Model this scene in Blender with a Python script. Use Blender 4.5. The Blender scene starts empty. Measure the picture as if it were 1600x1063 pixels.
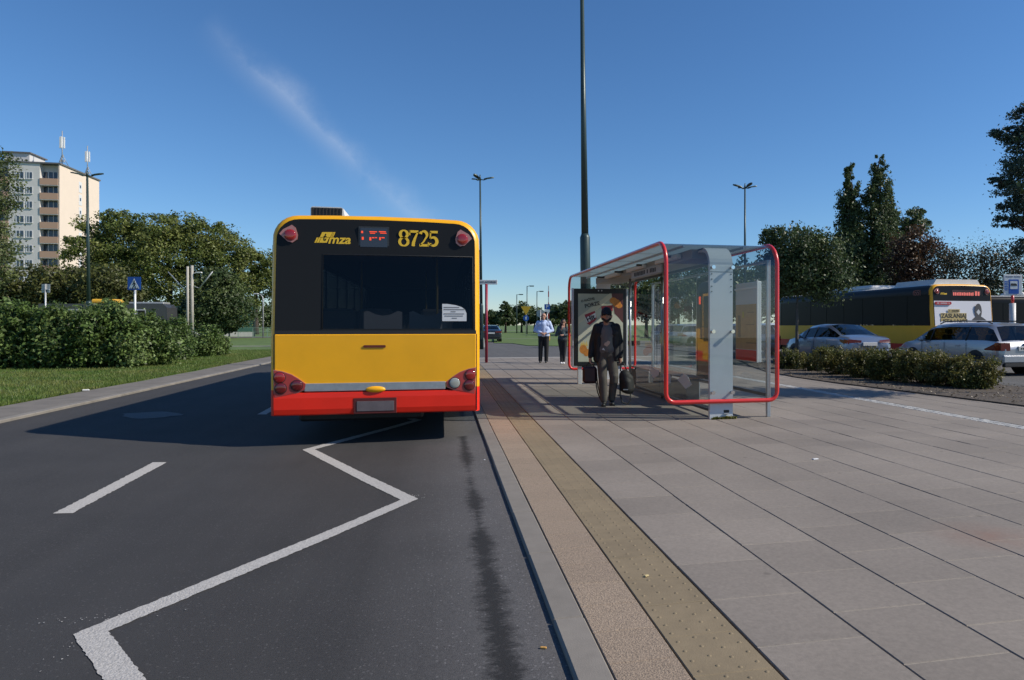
import bpy, bmesh, math, random
import numpy as np
from mathutils import Vector, Matrix

# ------------------------------------------------------------------ camera
F, X0, HY, CH = 1089.0, 927.0, 508.0, 1.50      # focal (px of 1600), principal x, horizon y, camera height
PSI = math.atan((X0 - 690.0) / F)               # camera turned right of the road direction (+Y)
CS, SN = math.cos(PSI), math.sin(PSI)
scene = bpy.context.scene
C = scene.collection
cam_d = bpy.data.cameras.new('camera')
cam = bpy.data.objects.new('camera', cam_d)
C.objects.link(cam)
cam_d.sensor_width = 36.0
cam_d.lens = F / 1600.0 * 36.0
cam_d.shift_x = (800.0 - X0) / 1600.0
cam_d.shift_y = -(531.5 - HY) / 1600.0
cam_d.clip_start = 0.05
cam_d.clip_end = 6000
cam.location = (0, 0, CH)
cam.rotation_euler = (math.radians(90), 0, -PSI)
scene.camera = cam

# ------------------------------------------------------------------ light
SUN_AZ = math.atan2(0.952, -0.306)              # direction towards the sun, clockwise from +Y
SUN_EL = math.radians(37.5)
world = bpy.data.worlds.new('World')
scene.world = world
world.use_nodes = True
wn, wl = world.node_tree.nodes, world.node_tree.links
wn.clear()
w_out = wn.new('ShaderNodeOutputWorld')
w_bg = wn.new('ShaderNodeBackground')
sky = wn.new('ShaderNodeTexSky')
sky.sky_type = 'NISHITA'
sky.sun_disc = False
sky.sun_elevation = SUN_EL
sky.sun_rotation = SUN_AZ
sky.altitude = 100
sky.air_density = 1.0
sky.dust_density = 0.0
sky.ozone_density = 8.0
w_bg.inputs[1].default_value = 0.116
wl.new(w_bg.outputs[0], w_out.inputs[0])


def pdir(px, py):
    l, u = (px - X0) / F, (HY - py) / F
    return Vector((l * CS + SN, -l * SN + CS, u))


def contrail():
    """a thin old vapour trail in the sky: a soft streak along a great circle"""
    a = pdir(372, 85).normalized()
    b = pdir(655, 345).normalized()
    n = a.cross(b).normalized()
    t = (b - a).normalized()
    co = wn.new('ShaderNodeTexCoord')
    nz = wn.new('ShaderNodeTexNoise')
    nz.inputs['Scale'].default_value = 14
    nz.inputs['Detail'].default_value = 9
    nz.inputs['Roughness'].default_value = 0.62
    wl.new(co.outputs['Generated'], nz.inputs['Vector'])

    def dot(v):
        d = wn.new('ShaderNodeVectorMath')
        d.operation = 'DOT_PRODUCT'
        d.inputs[1].default_value = v
        wl.new(co.outputs['Generated'], d.inputs[0])
        return d.outputs['Value']

    def m(op, x, y=None, clamp=False):
        k = wn.new('ShaderNodeMath')
        k.operation = op
        k.use_clamp = clamp
        for i, q in enumerate((x, y)):
            if q is None:
                continue
            if isinstance(q, (int, float)):
                k.inputs[i].default_value = q
            else:
                wl.new(q, k.inputs[i])
        return k.outputs[0]
    wob = m('MULTIPLY', m('SUBTRACT', nz.outputs['Fac'], 0.5), 0.03)
    across = m('ABSOLUTE', m('ADD', dot(n), wob))
    s = m('SUBTRACT', 1.0, m('DIVIDE', across, 0.036), True)
    s = m('MULTIPLY', s, s)
    al = dot(t)
    ta, tb = a.dot(t), b.dot(t)
    g1 = m('MULTIPLY', m('SUBTRACT', al, ta - 0.05), 12.0, True)
    g2 = m('MULTIPLY', m('SUBTRACT', tb + 0.07, al), 10.0, True)
    front = m('GREATER_THAN', dot((a + b).normalized()), 0.5)
    s = m('MULTIPLY', m('MULTIPLY', s, g1), m('MULTIPLY', g2, front))
    s = m('MULTIPLY', s, m('MULTIPLY', m('SUBTRACT', nz.outputs['Fac'], 0.24), 0.60, True))
    mix = wn.new('ShaderNodeMix')
    mix.data_type = 'RGBA'
    wl.new(s, mix.inputs['Factor'])
    wl.new(sky.outputs[0], mix.inputs['A'])
    mix.inputs['B'].default_value = (6.5, 7.0, 7.8, 1)
    hs = wn.new('ShaderNodeHueSaturation')
    hs.inputs['Saturation'].default_value = 1.07
    wl.new(mix.outputs['Result'], hs.inputs['Color'])
    wl.new(hs.outputs[0], w_bg.inputs[0])


contrail()
sun_d = bpy.data.lights.new('sun', 'SUN')
sun_d.energy = 5.0
sun_d.angle = math.radians(0.53)
sun_d.color = (1.0, 0.92, 0.80)
sun = bpy.data.objects.new('sun', sun_d)
C.objects.link(sun)
sdir = Vector((math.sin(SUN_AZ) * math.cos(SUN_EL), math.cos(SUN_AZ) * math.cos(SUN_EL), math.sin(SUN_EL)))
sun.rotation_euler = (-sdir).to_track_quat('-Z', 'Y').to_euler()
sun.location = (30, -10, 40)
vs = scene.view_settings
vs.view_transform = 'Standard'
vs.look = 'None'
vs.gamma = 1.0
vs.use_curve_mapping = False
vs.exposure = 0.08
scene.render.engine = 'CYCLES'
scene.cycles.max_bounces = 8
scene.cycles.transparent_max_bounces = 24

# ------------------------------------------------------------------ pixel -> place
ROADK, RISE = -2.4, 0.040                        # the far lane climbs gently to the left


def road_z(x):
    if x > -0.75:
        return 0.030 * min(1.0, (x + 0.75) / 1.25)
    return 0.0 if x > ROADK else (ROADK - x) * RISE


def at_depth(px, py, Z):
    return Vector((0, 0, CH)) + pdir(px, py) * Z


def on_ground(px, py, z=0.06):
    d = pdir(px, py)
    return Vector((0, 0, CH)) + d * ((z - CH) / d.z)


def on_planeY(px, py, Y):
    d = pdir(px, py)
    return Vector((0, 0, CH)) + d * (Y / d.y)


def on_planeX(px, py, X):
    d = pdir(px, py)
    return Vector((0, 0, CH)) + d * (X / d.x)


# ------------------------------------------------------------------ materials
MATS = {}


def mat(name, col, rough=0.6, metal=0.0, var=0.0, scale=8.0, bump=0.0, bscale=60.0, spec=0.5, emit=None,
        estr=1.0, island=0.0, coat=0.0, obj=False, detail=5.0, sub=0.0):
    if name in MATS:
        return MATS[name]
    m = bpy.data.materials.new(name)
    m.use_nodes = True
    nt = m.node_tree
    b = nt.nodes['Principled BSDF']
    b.inputs['Base Color'].default_value = (*col, 1)
    b.inputs['Roughness'].default_value = rough
    b.inputs['Metallic'].default_value = metal
    b.inputs['Specular IOR Level'].default_value = spec
    if coat:
        b.inputs['Coat Weight'].default_value = coat
        b.inputs['Coat Roughness'].default_value = 0.06
    if sub:
        b.inputs['Transmission Weight'].default_value = 0
    if emit:
        b.inputs['Emission Color'].default_value = (*emit, 1)
        b.inputs['Emission Strength'].default_value = estr
    N, L = nt.nodes.new, nt.links.new
    tc = N('ShaderNodeTexCoord')
    fac = None
    if var > 0:
        nz = N('ShaderNodeTexNoise')
        nz.inputs['Scale'].default_value = scale
        nz.inputs['Detail'].default_value = detail
        nz.inputs['Roughness'].default_value = 0.65
        if obj:
            L(tc.outputs['Object'], nz.inputs['Vector'])
        else:
            g = N('ShaderNodeNewGeometry')
            L(g.outputs['Position'], nz.inputs['Vector'])
        mr = N('ShaderNodeMapRange')
        mr.inputs['From Min'].default_value = 0.25
        mr.inputs['From Max'].default_value = 0.75
        mr.inputs['To Min'].default_value = 1 - var
        mr.inputs['To Max'].default_value = 1 + var
        L(nz.outputs['Fac'], mr.inputs['Value'])
        fac = mr.outputs[0]
    if island > 0:
        g = N('ShaderNodeNewGeometry')
        oi = N('ShaderNodeObjectInfo')
        ad = N('ShaderNodeMath')
        ad.operation = 'ADD'
        L(g.outputs['Random Per Island'], ad.inputs[0])
        L(oi.outputs['Random'], ad.inputs[1])
        fr = N('ShaderNodeMath')
        fr.operation = 'FRACT'
        L(ad.outputs[0], fr.inputs[0])
        mr2 = N('ShaderNodeMapRange')
        mr2.inputs['To Min'].default_value = 1 - island
        mr2.inputs['To Max'].default_value = 1 + island
        L(fr.outputs[0], mr2.inputs['Value'])
        if fac is None:
            fac = mr2.outputs[0]
        else:
            mu = N('ShaderNodeMath')
            mu.operation = 'MULTIPLY'
            L(fac, mu.inputs[0])
            L(mr2.outputs[0], mu.inputs[1])
            fac = mu.outputs[0]
    if fac is not None:
        vm = N('ShaderNodeVectorMath')
        vm.operation = 'SCALE'
        vm.inputs[0].default_value = col
        L(fac, vm.inputs['Scale'])
        L(vm.outputs[0], b.inputs['Base Color'])
    if bump > 0:
        nb = N('ShaderNodeTexNoise')
        nb.inputs['Scale'].default_value = bscale
        nb.inputs['Detail'].default_value = 4
        g = N('ShaderNodeNewGeometry')
        L(g.outputs['Position'], nb.inputs['Vector'])
        bp = N('ShaderNodeBump')
        bp.inputs['Strength'].default_value = bump
        bp.inputs['Distance'].default_value = 0.01
        L(nb.outputs['Fac'], bp.inputs['Height'])
        L(bp.outputs[0], b.inputs['Normal'])
    MATS[name] = m
    return m


def glass(name, tint, base=0.05, rough=0.0, refl=0.9):
    """thin clear or tinted pane: see-through plus a mirror part that grows at grazing angles"""
    if name in MATS:
        return MATS[name]
    m = bpy.data.materials.new(name)
    m.use_nodes = True
    nt = m.node_tree
    nt.nodes.clear()
    N, L = nt.nodes.new, nt.links.new
    out = N('ShaderNodeOutputMaterial')
    mx = N('ShaderNodeMixShader')
    tr = N('ShaderNodeBsdfTransparent')
    tr.inputs[0].default_value = (*tint, 1)
    gl = N('ShaderNodeBsdfGlossy')
    gl.inputs['Roughness'].default_value = rough
    gl.inputs['Color'].default_value = (0.95, 0.97, 1, 1)
    lw = N('ShaderNodeLayerWeight')
    lw.inputs['Blend'].default_value = 0.5
    p = N('ShaderNodeMath')
    p.operation = 'POWER'
    p.inputs[1].default_value = 5.0
    L(lw.outputs['Facing'], p.inputs[0])
    q = N('ShaderNodeMath')
    q.operation = 'MULTIPLY_ADD'
    q.inputs[1].default_value = refl
    q.inputs[2].default_value = base
    L(p.outputs[0], q.inputs[0])
    L(q.outputs[0], mx.inputs[0])
    L(tr.outputs[0], mx.inputs[1])
    L(gl.outputs[0], mx.inputs[2])
    L(mx.outputs[0], out.inputs[0])
    MATS[name] = m
    return m


def leafmat(name, col, var=0.45, tip=None, trans=0.35, scale=1.2):
    if name in MATS:
        return MATS[name]
    m = bpy.data.materials.new(name)
    m.use_nodes = True
    nt = m.node_tree
    nt.nodes.clear()
    N, L = nt.nodes.new, nt.links.new
    out = N('ShaderNodeOutputMaterial')
    df = N('ShaderNodeBsdfPrincipled')
    df.inputs['Roughness'].default_value = 0.5
    df.inputs['Specular IOR Level'].default_value = 0.4
    tl = N('ShaderNodeBsdfTranslucent')
    mx = N('ShaderNodeMixShader')
    mx.inputs[0].default_value = trans
    g = N('ShaderNodeNewGeometry')
    mr = N('ShaderNodeMapRange')
    mr.inputs['To Min'].default_value = 1 - var
    mr.inputs['To Max'].default_value = 1 + var
    L(g.outputs['Random Per Island'], mr.inputs['Value'])
    nz = N('ShaderNodeTexNoise')
    nz.inputs['Scale'].default_value = scale
    nz.inputs['Detail'].default_value = 3
    L(g.outputs['Position'], nz.inputs['Vector'])
    ramp = N('ShaderNodeMix')
    ramp.data_type = 'RGBA'
    ramp.inputs['A'].default_value = (*col, 1)
    ramp.inputs['B'].default_value = (*(tip or tuple(min(1, c * k) for c, k in zip(col, (1.7, 1.35, 1.0)))), 1)
    mr3 = N('ShaderNodeMapRange')
    mr3.inputs['From Min'].default_value = 0.4
    mr3.inputs['From Max'].default_value = 0.65
    L(nz.outputs['Fac'], mr3.inputs['Value'])
    L(mr3.outputs[0], ramp.inputs['Factor'])
    vm = N('ShaderNodeVectorMath')
    vm.operation = 'SCALE'
    L(ramp.outputs['Result'], vm.inputs[0])
    L(mr.outputs[0], vm.inputs['Scale'])
    L(vm.outputs[0], df.inputs['Base Color'])
    L(vm.outputs[0], tl.inputs['Color'])
    L(df.outputs[0], mx.inputs[1])
    L(tl.outputs[0], mx.inputs[2])
    L(mx.outputs[0], out.inputs[0])
    MATS[name] = m
    return m


# ------------------------------------------------------------------ mesh helpers
def scribble(name, x0, x1, z0, z1, y, n, material, parent, seed=1):
    """a line of lettering too small to read: one little block per letter, each a part"""
    r = random.Random(seed)
    w = (x1 - x0) / n
    mb = MB()
    for i in range(n):
        if r.random() < .14:
            continue
        a = x0 + i * w + w * .12
        mb.box(a, a + w * .68, y - .002, y, z0 + (z1 - z0) * r.uniform(0, .12), z1 - (z1 - z0) * r.uniform(0, .15))
    return stuff(mb.build(name, material, parent))


class MB:
    def __init__(self):
        self.v, self.f, self.s = [], [], []

    def add(self, vs, fs, smooth=False):
        o = len(self.v)
        self.v += [tuple(p) for p in vs]
        self.f += [tuple(i + o for i in f) for f in fs]
        self.s += [smooth] * len(fs)
        return self

    def box(self, x0, x1, y0, y1, z0, z1):
        vs = [(x, y, z) for x in (x0, x1) for y in (y0, y1) for z in (z0, z1)]
        return self.add(vs, [(0, 1, 3, 2), (4, 6, 7, 5), (0, 4, 5, 1), (2, 3, 7, 6), (0, 2, 6, 4), (1, 5, 7, 3)])

    def cbox(self, c, s, rot=None):
        hx, hy, hz = (k / 2 for k in s)
        vs = [Vector((x, y, z)) for x in (-hx, hx) for y in (-hy, hy) for z in (-hz, hz)]
        if rot is not None:
            vs = [rot @ v for v in vs]
        c = Vector(c)
        return self.add([v + c for v in vs], [(0, 1, 3, 2), (4, 6, 7, 5), (0, 4, 5, 1), (2, 3, 7, 6), (0, 2, 6, 4), (1, 5, 7, 3)])

    def rbox(self, x0, x1, y0, y1, z0, z1, b=0.01):
        """box with chamfered edges (24 verts)"""
        vs, idx = [], {}
        for ix, x in enumerate((x0, x1)):
            for iy, y in enumerate((y0, y1)):
                for iz, z in enumerate((z0, z1)):
                    sx, sy, sz = (1 - 2 * ix), (1 - 2 * iy), (1 - 2 * iz)
                    for k in range(3):
                        p = [x, y, z]
                        for q, sg in enumerate((sx, sy, sz)):
                            if q != k:
                                p[q] += sg * b
                        idx[(ix, iy, iz, k)] = len(vs)
                        vs.append(tuple(p))
        fs = []
        for k in range(3):
            a, c = [q for q in range(3) if q != k]
            for s in (0, 1):
                quad = []
                for u, w in ((0, 0), (1, 0), (1, 1), (0, 1)):
                    key = [0, 0, 0]
                    key[k], key[a], key[c] = s, u, w
                    quad.append(idx[(*key, k)])
                fs.append(tuple(quad))
        for k in range(3):
            a, c = [q for q in range(3) if q != k]
            for u in (0, 1):
                for w in (0, 1):
                    k0, k1 = [0, 0, 0], [0, 0, 0]
                    k0[a] = k1[a] = u
                    k0[c] = k1[c] = w
                    k0[k], k1[k] = 0, 1
                    fs.append((idx[(*k0, a)], idx[(*k1, a)], idx[(*k1, c)], idx[(*k0, c)]))
        for ix in (0, 1):
            for iy in (0, 1):
                for iz in (0, 1):
                    fs.append(tuple(idx[(ix, iy, iz, k)] for k in range(3)))
        return self.add(vs, fs)

    def tube(self, pts, r, n=8, cap=True, smooth=True, closed=False):
        pts = [Vector(p) for p in pts]
        rs = r if isinstance(r, (list, tuple)) else [r] * len(pts)
        vs, fs = [], []
        m = len(pts)
        up = None
        for i, p in enumerate(pts):
            if closed:
                t = pts[(i + 1) % m] - pts[i - 1]
            else:
                t = pts[min(i + 1, m - 1)] - pts[max(i - 1, 0)]
            t.normalize()
            if up is None:
                up = Vector((0, 0, 1)) if abs(t.z) < 0.9 else Vector((1, 0, 0))
            u = (up - t * up.dot(t))
            if u.length < 1e-4:
                u = t.orthogonal()
            u.normalize()
            up = u
            w = t.cross(u)
            for k in range(n):
                a = 2 * math.pi * k / n
                vs.append(p + (u * math.cos(a) + w * math.sin(a)) * rs[i])
        rng = m if closed else m - 1
        for i in range(rng):
            j = (i + 1) % m
            for k in range(n):
                k2 = (k + 1) % n
                fs.append((i * n + k, i * n + k2, j * n + k2, j * n + k))
        self.add(vs, fs, smooth)
        if cap and not closed:
            o = len(self.v) - len(vs)
            self.f += [tuple(o + k for k in reversed(range(n))), tuple(o + (m - 1) * n + k for k in range(n))]
            self.s += [False, False]
        return self

    def cyl(self, c, r, h, axis='z', n=16, r2=None):
        c = Vector(c)
        d = {'x': Vector((1, 0, 0)), 'y': Vector((0, 1, 0)), 'z': Vector((0, 0, 1))}[axis]
        return self.tube([c, c + d * h], [r, r if r2 is None else r2], n)

    def prism(self, poly, d0, d1, plane='xz'):
        """extrude a 2-D polygon; plane 'xz' -> along y, 'yz' -> along x, 'xy' -> along z"""
        def P(a, b, d):
            return {'xz': (a, d, b), 'yz': (d, a, b), 'xy': (a, b, d)}[plane]
        n = len(poly)
        vs = [P(a, b, d0) for a, b in poly] + [P(a, b, d1) for a, b in poly]
        fs = [tuple(range(n)), tuple(range(2 * n - 1, n - 1, -1))]
        fs += [(i, i + n, (i + 1) % n + n, (i + 1) % n) for i in range(n)]
        return self.add(vs, fs)

    def ball(self, c, r, n=10, m=6, sc=(1, 1, 1)):
        vs, fs = [], []
        for i in range(m + 1):
            th = math.pi * i / m
            for k in range(n):
                a = 2 * math.pi * k / n
                vs.append((c[0] + r * sc[0] * math.sin(th) * math.cos(a), c[1] + r * sc[1] * math.sin(th) * math.sin(a),
                           c[2] + r * sc[2] * math.cos(th)))
        for i in range(m):
            for k in range(n):
                fs.append((i * n + k, (i + 1) * n + k, (i + 1) * n + (k + 1) % n, i * n + (k + 1) % n))
        return self.add(vs, fs, True)

    def mesh(self, name, material=None):
        me = bpy.data.meshes.new(name)
        me.from_pydata(self.v, [], self.f)
        if any(self.s):
            me.polygons.foreach_set('use_smooth', self.s)
        bm = bmesh.new()
        bm.from_mesh(me)
        bmesh.ops.recalc_face_normals(bm, faces=bm.faces)
        bm.to_mesh(me)
        bm.free()
        if material:
            me.materials.append(material)
        return me

    def build(self, name, material, parent=None, loc=None):
        return link(name, self.mesh(name, material), parent, loc)


def link(name, me, parent=None, loc=None, rot=None):
    o = bpy.data.objects.new(name, me)
    C.objects.link(o)
    if parent:
        o.parent = parent
    if loc is not None:
        o.location = loc
    if rot is not None:
        o.rotation_euler = rot
    return o


def thing(name, label, cat, loc=(0, 0, 0), rz=0.0, group=None):
    o = bpy.data.objects.new(name, None)
    C.objects.link(o)
    o.location = loc
    o.rotation_euler = (0, 0, rz)
    return tag(o, label, cat, group)


def tag(o, label, cat, group=None):
    o['label'] = label
    o['category'] = cat
    if group:
        o['group'] = group
    return o


def struct(o, label=None):
    o['kind'] = 'structure'
    if label:
        o['label'] = label
        o['category'] = o.name.split('.')[0].replace('_', ' ')
    return o


def stuff(o):
    o['kind'] = 'stuff'
    return o


def copy_tree(o, parent=None):
    c = o.copy()
    C.objects.link(c)
    c.parent = parent
    for ch in o.children:
        copy_tree(ch, c)
    return c


def text(name, s, size, material, parent, loc, rot=(math.pi / 2, 0, 0), bold=0.0, ext=0.0015, align='CENTER', shear=0.0, sx=1.0):
    cu = bpy.data.curves.new(name, 'FONT')
    cu.body = s
    cu.size = size
    cu.offset = bold
    cu.extrude = ext
    cu.align_x = align
    cu.align_y = 'CENTER'
    cu.shear = shear
    cu.resolution_u = 2
    t = bpy.data.objects.new(name, cu)
    C.objects.link(t)
    dg = bpy.context.evaluated_depsgraph_get()
    me = bpy.data.meshes.new_from_object(t.evaluated_get(dg))
    bpy.data.objects.remove(t)
    bpy.data.curves.remove(cu)
    me.materials.clear()
    me.materials.append(material)
    o = link(name, me, parent, loc, rot)
    o.scale = (sx, 1, 1)
    return o


def ribbon(mb, pts, ws, y0, y1):
    """flat brush stroke in x-z with varying width, extruded y0..y1"""
    L, R = [], []
    for i, (x, z) in enumerate(pts):
        a = pts[max(i - 1, 0)]
        b = pts[min(i + 1, len(pts) - 1)]
        tx, tz = b[0] - a[0], b[1] - a[1]
        l = math.hypot(tx, tz) or 1
        w = ws[i] if isinstance(ws, (list, tuple)) else ws
        nx, nz = -tz / l * w / 2, tx / l * w / 2
        L.append((x + nx, z + nz))
        R.append((x - nx, z - nz))
    for i in range(len(pts) - 1):
        mb.prism([L[i], L[i + 1], R[i + 1], R[i]], y0, y1)


def rrect(x0, x1, z0, z1, r, n=5):
    out = []
    for cx, cz, a0 in ((x1 - r, z1 - r, 0), (x0 + r, z1 - r, 90), (x0 + r, z0 + r, 180), (x1 - r, z0 + r, 270)):
        for i in range(n + 1):
            a = math.radians(a0 + 90 * i / n)
            out.append((cx + r * math.cos(a), cz + r * math.sin(a)))
    return out


def arc(cx, cz, rx, rz, a0, a1, n=10):
    return [(cx + rx * math.cos(math.radians(a0 + (a1 - a0) * i / n)), cz + rz * math.sin(math.radians(a0 + (a1 - a0) * i / n)))
            for i in range(n + 1)]


# ------------------------------------------------------------------ leaves
rng = np.random.default_rng(7)


def leaf_object(name, pts, size, material, parent=None, up=0.0, aspect=0.55, outward=None):
    """one small bent leaf (two triangles) at each point"""
    n = len(pts)
    d = rng.normal(size=(n, 3))
    if outward is not None:
        d = d + outward * 0.9
    d[:, 2] += up
    d /= np.linalg.norm(d, axis=1)[:, None] + 1e-9            # leaf normal
    t = np.cross(d, rng.normal(size=(n, 3)))
    t /= np.linalg.norm(t, axis=1)[:, None] + 1e-9
    b = np.cross(d, t)
    s = size * rng.uniform(0.6, 1.35, size=(n, 1))
    v = np.empty((n, 4, 3))
    v[:, 0] = pts - t * s
    v[:, 1] = pts + b * s * aspect + d * s * 0.12
    v[:, 2] = pts + t * s
    v[:, 3] = pts - b * s * aspect + d * s * 0.12
    me = bpy.data.meshes.new(name)
    me.vertices.add(n * 4)
    me.vertices.foreach_set('co', v.reshape(-1))
    me.loops.add(n * 4)
    me.loops.foreach_set('vertex_index', np.arange(n * 4, dtype=np.int32))
    me.polygons.add(n)
    me.polygons.foreach_set('loop_start', np.arange(0, n * 4, 4, dtype=np.int32))
    me.polygons.foreach_set('loop_total', np.full(n, 4, dtype=np.int32))
    me.update(calc_edges=True)
    me.materials.append(material)
    return link(name, me, parent)


def crown_pts(blobs, n, clump=0.28, per=70, flat=1.0, shell=0.55):
    """points gathered in clumps on and inside ellipsoid lobes"""
    out, nor = [], []
    vol = np.array([b[1][0] * b[1][1] * b[1][2] for b in blobs]) ** 0.55
    cnt = np.maximum((n * vol / vol.sum()).astype(int), per)
    for (c, r), k in zip(blobs, cnt):
        m = max(3, k // per)
        u = rng.normal(size=(m, 3))
        u /= np.linalg.norm(u, axis=1)[:, None]
        rad = shell + (1.02 - shell) * rng.random((m, 1)) ** 0.55
        cc = u * rad * np.array(r) + np.array(c)
        q = np.repeat(cc, per, axis=0)
        qn = np.repeat(u, per, axis=0)
        sc = clump * min(r) * rng.uniform(0.6, 1.4, size=(m, 1))
        off = np.clip(rng.normal(size=(len(q), 3)), -1.7, 1.7) * np.repeat(sc, per, axis=0)
        off[:, 2] *= flat
        out.append(q + off)
        nor.append(qn)
    return np.concatenate(out), np.concatenate(nor)


def tree(name, label, cat, base, blobs, n, size, lmat, bark, trunk_r=0.2, trunk_top=None, group=None, clump=0.28, per=60,
         limbs=True, shell=0.55, flat=0.8, up=0.2):
    t = thing(name, label, cat, base, 0, group)
    top = trunk_top or max(b[0][2] for b in blobs)
    mb = MB()
    rnd = random.Random(sum(map(ord, name)) + int(abs(base[0]) * 10))
    k = 7
    path = [(rnd.uniform(-.04, .04) * top * .3 * i / k, rnd.uniform(-.04, .04) * top * .3 * i / k, top * i / k - (0.15 if i == 0 else 0)) for i in range(k + 1)]
    mb.tube(path, [trunk_r * (1.25 if i == 0 else 1 - 0.8 * i / k) for i in range(k + 1)], 8)
    if limbs:
        for c, r in blobs:
            i = min(k - 1, max(2, int(k * (c[2] - r[2] * 0.8) / top)))
            p = Vector(path[i])
            q = Vector(c)
            mid = p.lerp(q, 0.5) + Vector((rnd.uniform(-.2, .2), rnd.uniform(-.2, .2), -.1 * r[2]))
            mb.tube([p, mid, q + Vector((0, 0, r[2] * .3))], [trunk_r * .45, trunk_r * .3, trunk_r * .1], 6)
            for _ in range(3):
                e = q + Vector((rnd.uniform(-.8, .8) * r[0], rnd.uniform(-.8, .8) * r[1], rnd.uniform(-.2, .8) * r[2]))
                mb.tube([mid, mid.lerp(e, .5) + Vector((0, 0, .1)), e], [trunk_r * .22, trunk_r * .14, trunk_r * .05], 5)
    mb.build('trunk', bark, t)
    p, nr = crown_pts(blobs, n, clump, per, flat, shell)
    leaf_object('crown', p, size, lmat, t, up=up, outward=nr)
    return t
# ================================================================== the setting
M_asphalt = mat('asphalt', (0.0335, 0.0322, 0.0322), 0.85)


def asphalt_nodes(m, stain=True):
    nt = m.node_tree
    b = nt.nodes['Principled BSDF']
    N, L = nt.nodes.new, nt.links.new
    g = N('ShaderNodeNewGeometry')
    sep = N('ShaderNodeSeparateXYZ')
    L(g.outputs['Position'], sep.inputs[0])

    def M(op, x, y=None, clamp=False):
        k = N('ShaderNodeMath')
        k.operation = op
        k.use_clamp = clamp
        for i, q in enumerate((x, y)):
            if q is None:
                continue
            if isinstance(q, (int, float)):
                k.inputs[i].default_value = q
            else:
                L(q, k.inputs[i])
        return k.outputs[0]

    def noise(scale, det=4, rough=0.6, vec=None):
        n = N('ShaderNodeTexNoise')
        n.inputs['Scale'].default_value = scale
        n.inputs['Detail'].default_value = det
        n.inputs['Roughness'].default_value = rough
        L(vec if vec is not None else g.outputs['Position'], n.inputs['Vector'])
        return n.outputs['Fac']
    grit = M('MULTIPLY', M('SUBTRACT', noise(85, 3, .75), 0.5), 1.5)
    grit2 = M('MULTIPLY', M('SUBTRACT', noise(230, 2, .7), 0.5), 1.4)
    patch = M('MULTIPLY', M('SUBTRACT', noise(0.9, 6), 0.5), 0.7)
    mp = N('ShaderNodeMapping')
    mp.inputs['Scale'].default_value = (2.6, 0.12, 1)
    L(g.outputs['Position'], mp.inputs[0])
    lanes = M('MULTIPLY', M('SUBTRACT', noise(1.0, 4, .6, mp.outputs[0]), 0.5), 0.55)
    val = M('ADD', M('ADD', 1.0, M('ADD', grit, grit2)), M('ADD', patch, lanes))
    vo = N('ShaderNodeTexVoronoi')
    vo.inputs['Scale'].default_value = 55
    L(g.outputs['Position'], vo.inputs['Vector'])
    sp = N('ShaderNodeSeparateColor')
    L(vo.outputs['Color'], sp.inputs[0])
    stone = M('MULTIPLY', M('LESS_THAN', vo.outputs['Distance'], 0.30), M('GREATER_THAN', sp.outputs[0], 0.80))
    val = M('ADD', val, M('MULTIPLY', stone, 0.95))
    if stain:
        # paler dusty gutter along the kerb
        dust = M('MULTIPLY', M('SUBTRACT', sep.outputs['X'], -0.45), 1.25, True)
        val = M('MULTIPLY', val, M('ADD', 1.0, M('MULTIPLY', dust, 1.6)))
        # dark oil drip line, irregular, with its own shape
        mp2 = N('ShaderNodeMapping')
        mp2.inputs['Scale'].default_value = (2.2, 6.0, 1)
        L(g.outputs['Position'], mp2.inputs[0])
        ragged = M('MULTIPLY', M('SUBTRACT', noise(4.0, 8, .85, mp2.outputs[0]), 0.5), 0.26)
        mp3 = N('ShaderNodeMapping')
        mp3.inputs['Scale'].default_value = (0.0, 0.8, 0)
        L(g.outputs['Position'], mp3.inputs[0])
        wid = M('ADD', 0.02, M('MULTIPLY', M('SUBTRACT', noise(1.0, 2, .5, mp3.outputs[0]), 0.30), 0.26, True))
        fadeY = M('MULTIPLY', M('SUBTRACT', 5.6, sep.outputs['Y']), 0.5, True)
        wid = M('ADD', wid, M('MULTIPLY', fadeY, 0.03))
        mp4 = N('ShaderNodeMapping')
        mp4.inputs['Scale'].default_value = (1.0, 1.9, 1)
        L(g.outputs['Position'], mp4.inputs[0])
        fray = M('ADD', M('MULTIPLY', M('SUBTRACT', noise(34, 4, .75, mp4.outputs[0]), 0.5), 0.16), M('MULTIPLY', M('SUBTRACT', noise(9, 3, .6, mp4.outputs[0]), 0.5), 0.16))
        c = M('ABSOLUTE', M('ADD', M('SUBTRACT', sep.outputs['X'], 0.27), M('MULTIPLY', ragged, 0.04)))
        dark = M('MULTIPLY', M('ADD', M('SUBTRACT', wid, c), fray), 14.0, True)
        dark = M('MULTIPLY', dark, M('LESS_THAN', sep.outputs['Y'], 9.4))
        val = M('MULTIPLY', val, M('SUBTRACT', 1.0, M('MULTIPLY', dark, 0.82)))
    vm = N('ShaderNodeVectorMath')
    vm.operation = 'SCALE'
    vm.inputs[0].default_value = b.inputs['Base Color'].default_value[:3]
    L(val, vm.inputs['Scale'])
    L(vm.outputs[0], b.inputs['Base Color'])
    bp = N('ShaderNodeBump')
    bp.inputs['Strength'].default_value = 0.55
    bp.inputs['Distance'].default_value = 0.006
    L(noise(190, 3, .7), bp.inputs['Height'])
    L(bp.outputs[0], b.inputs['Normal'])


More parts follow.
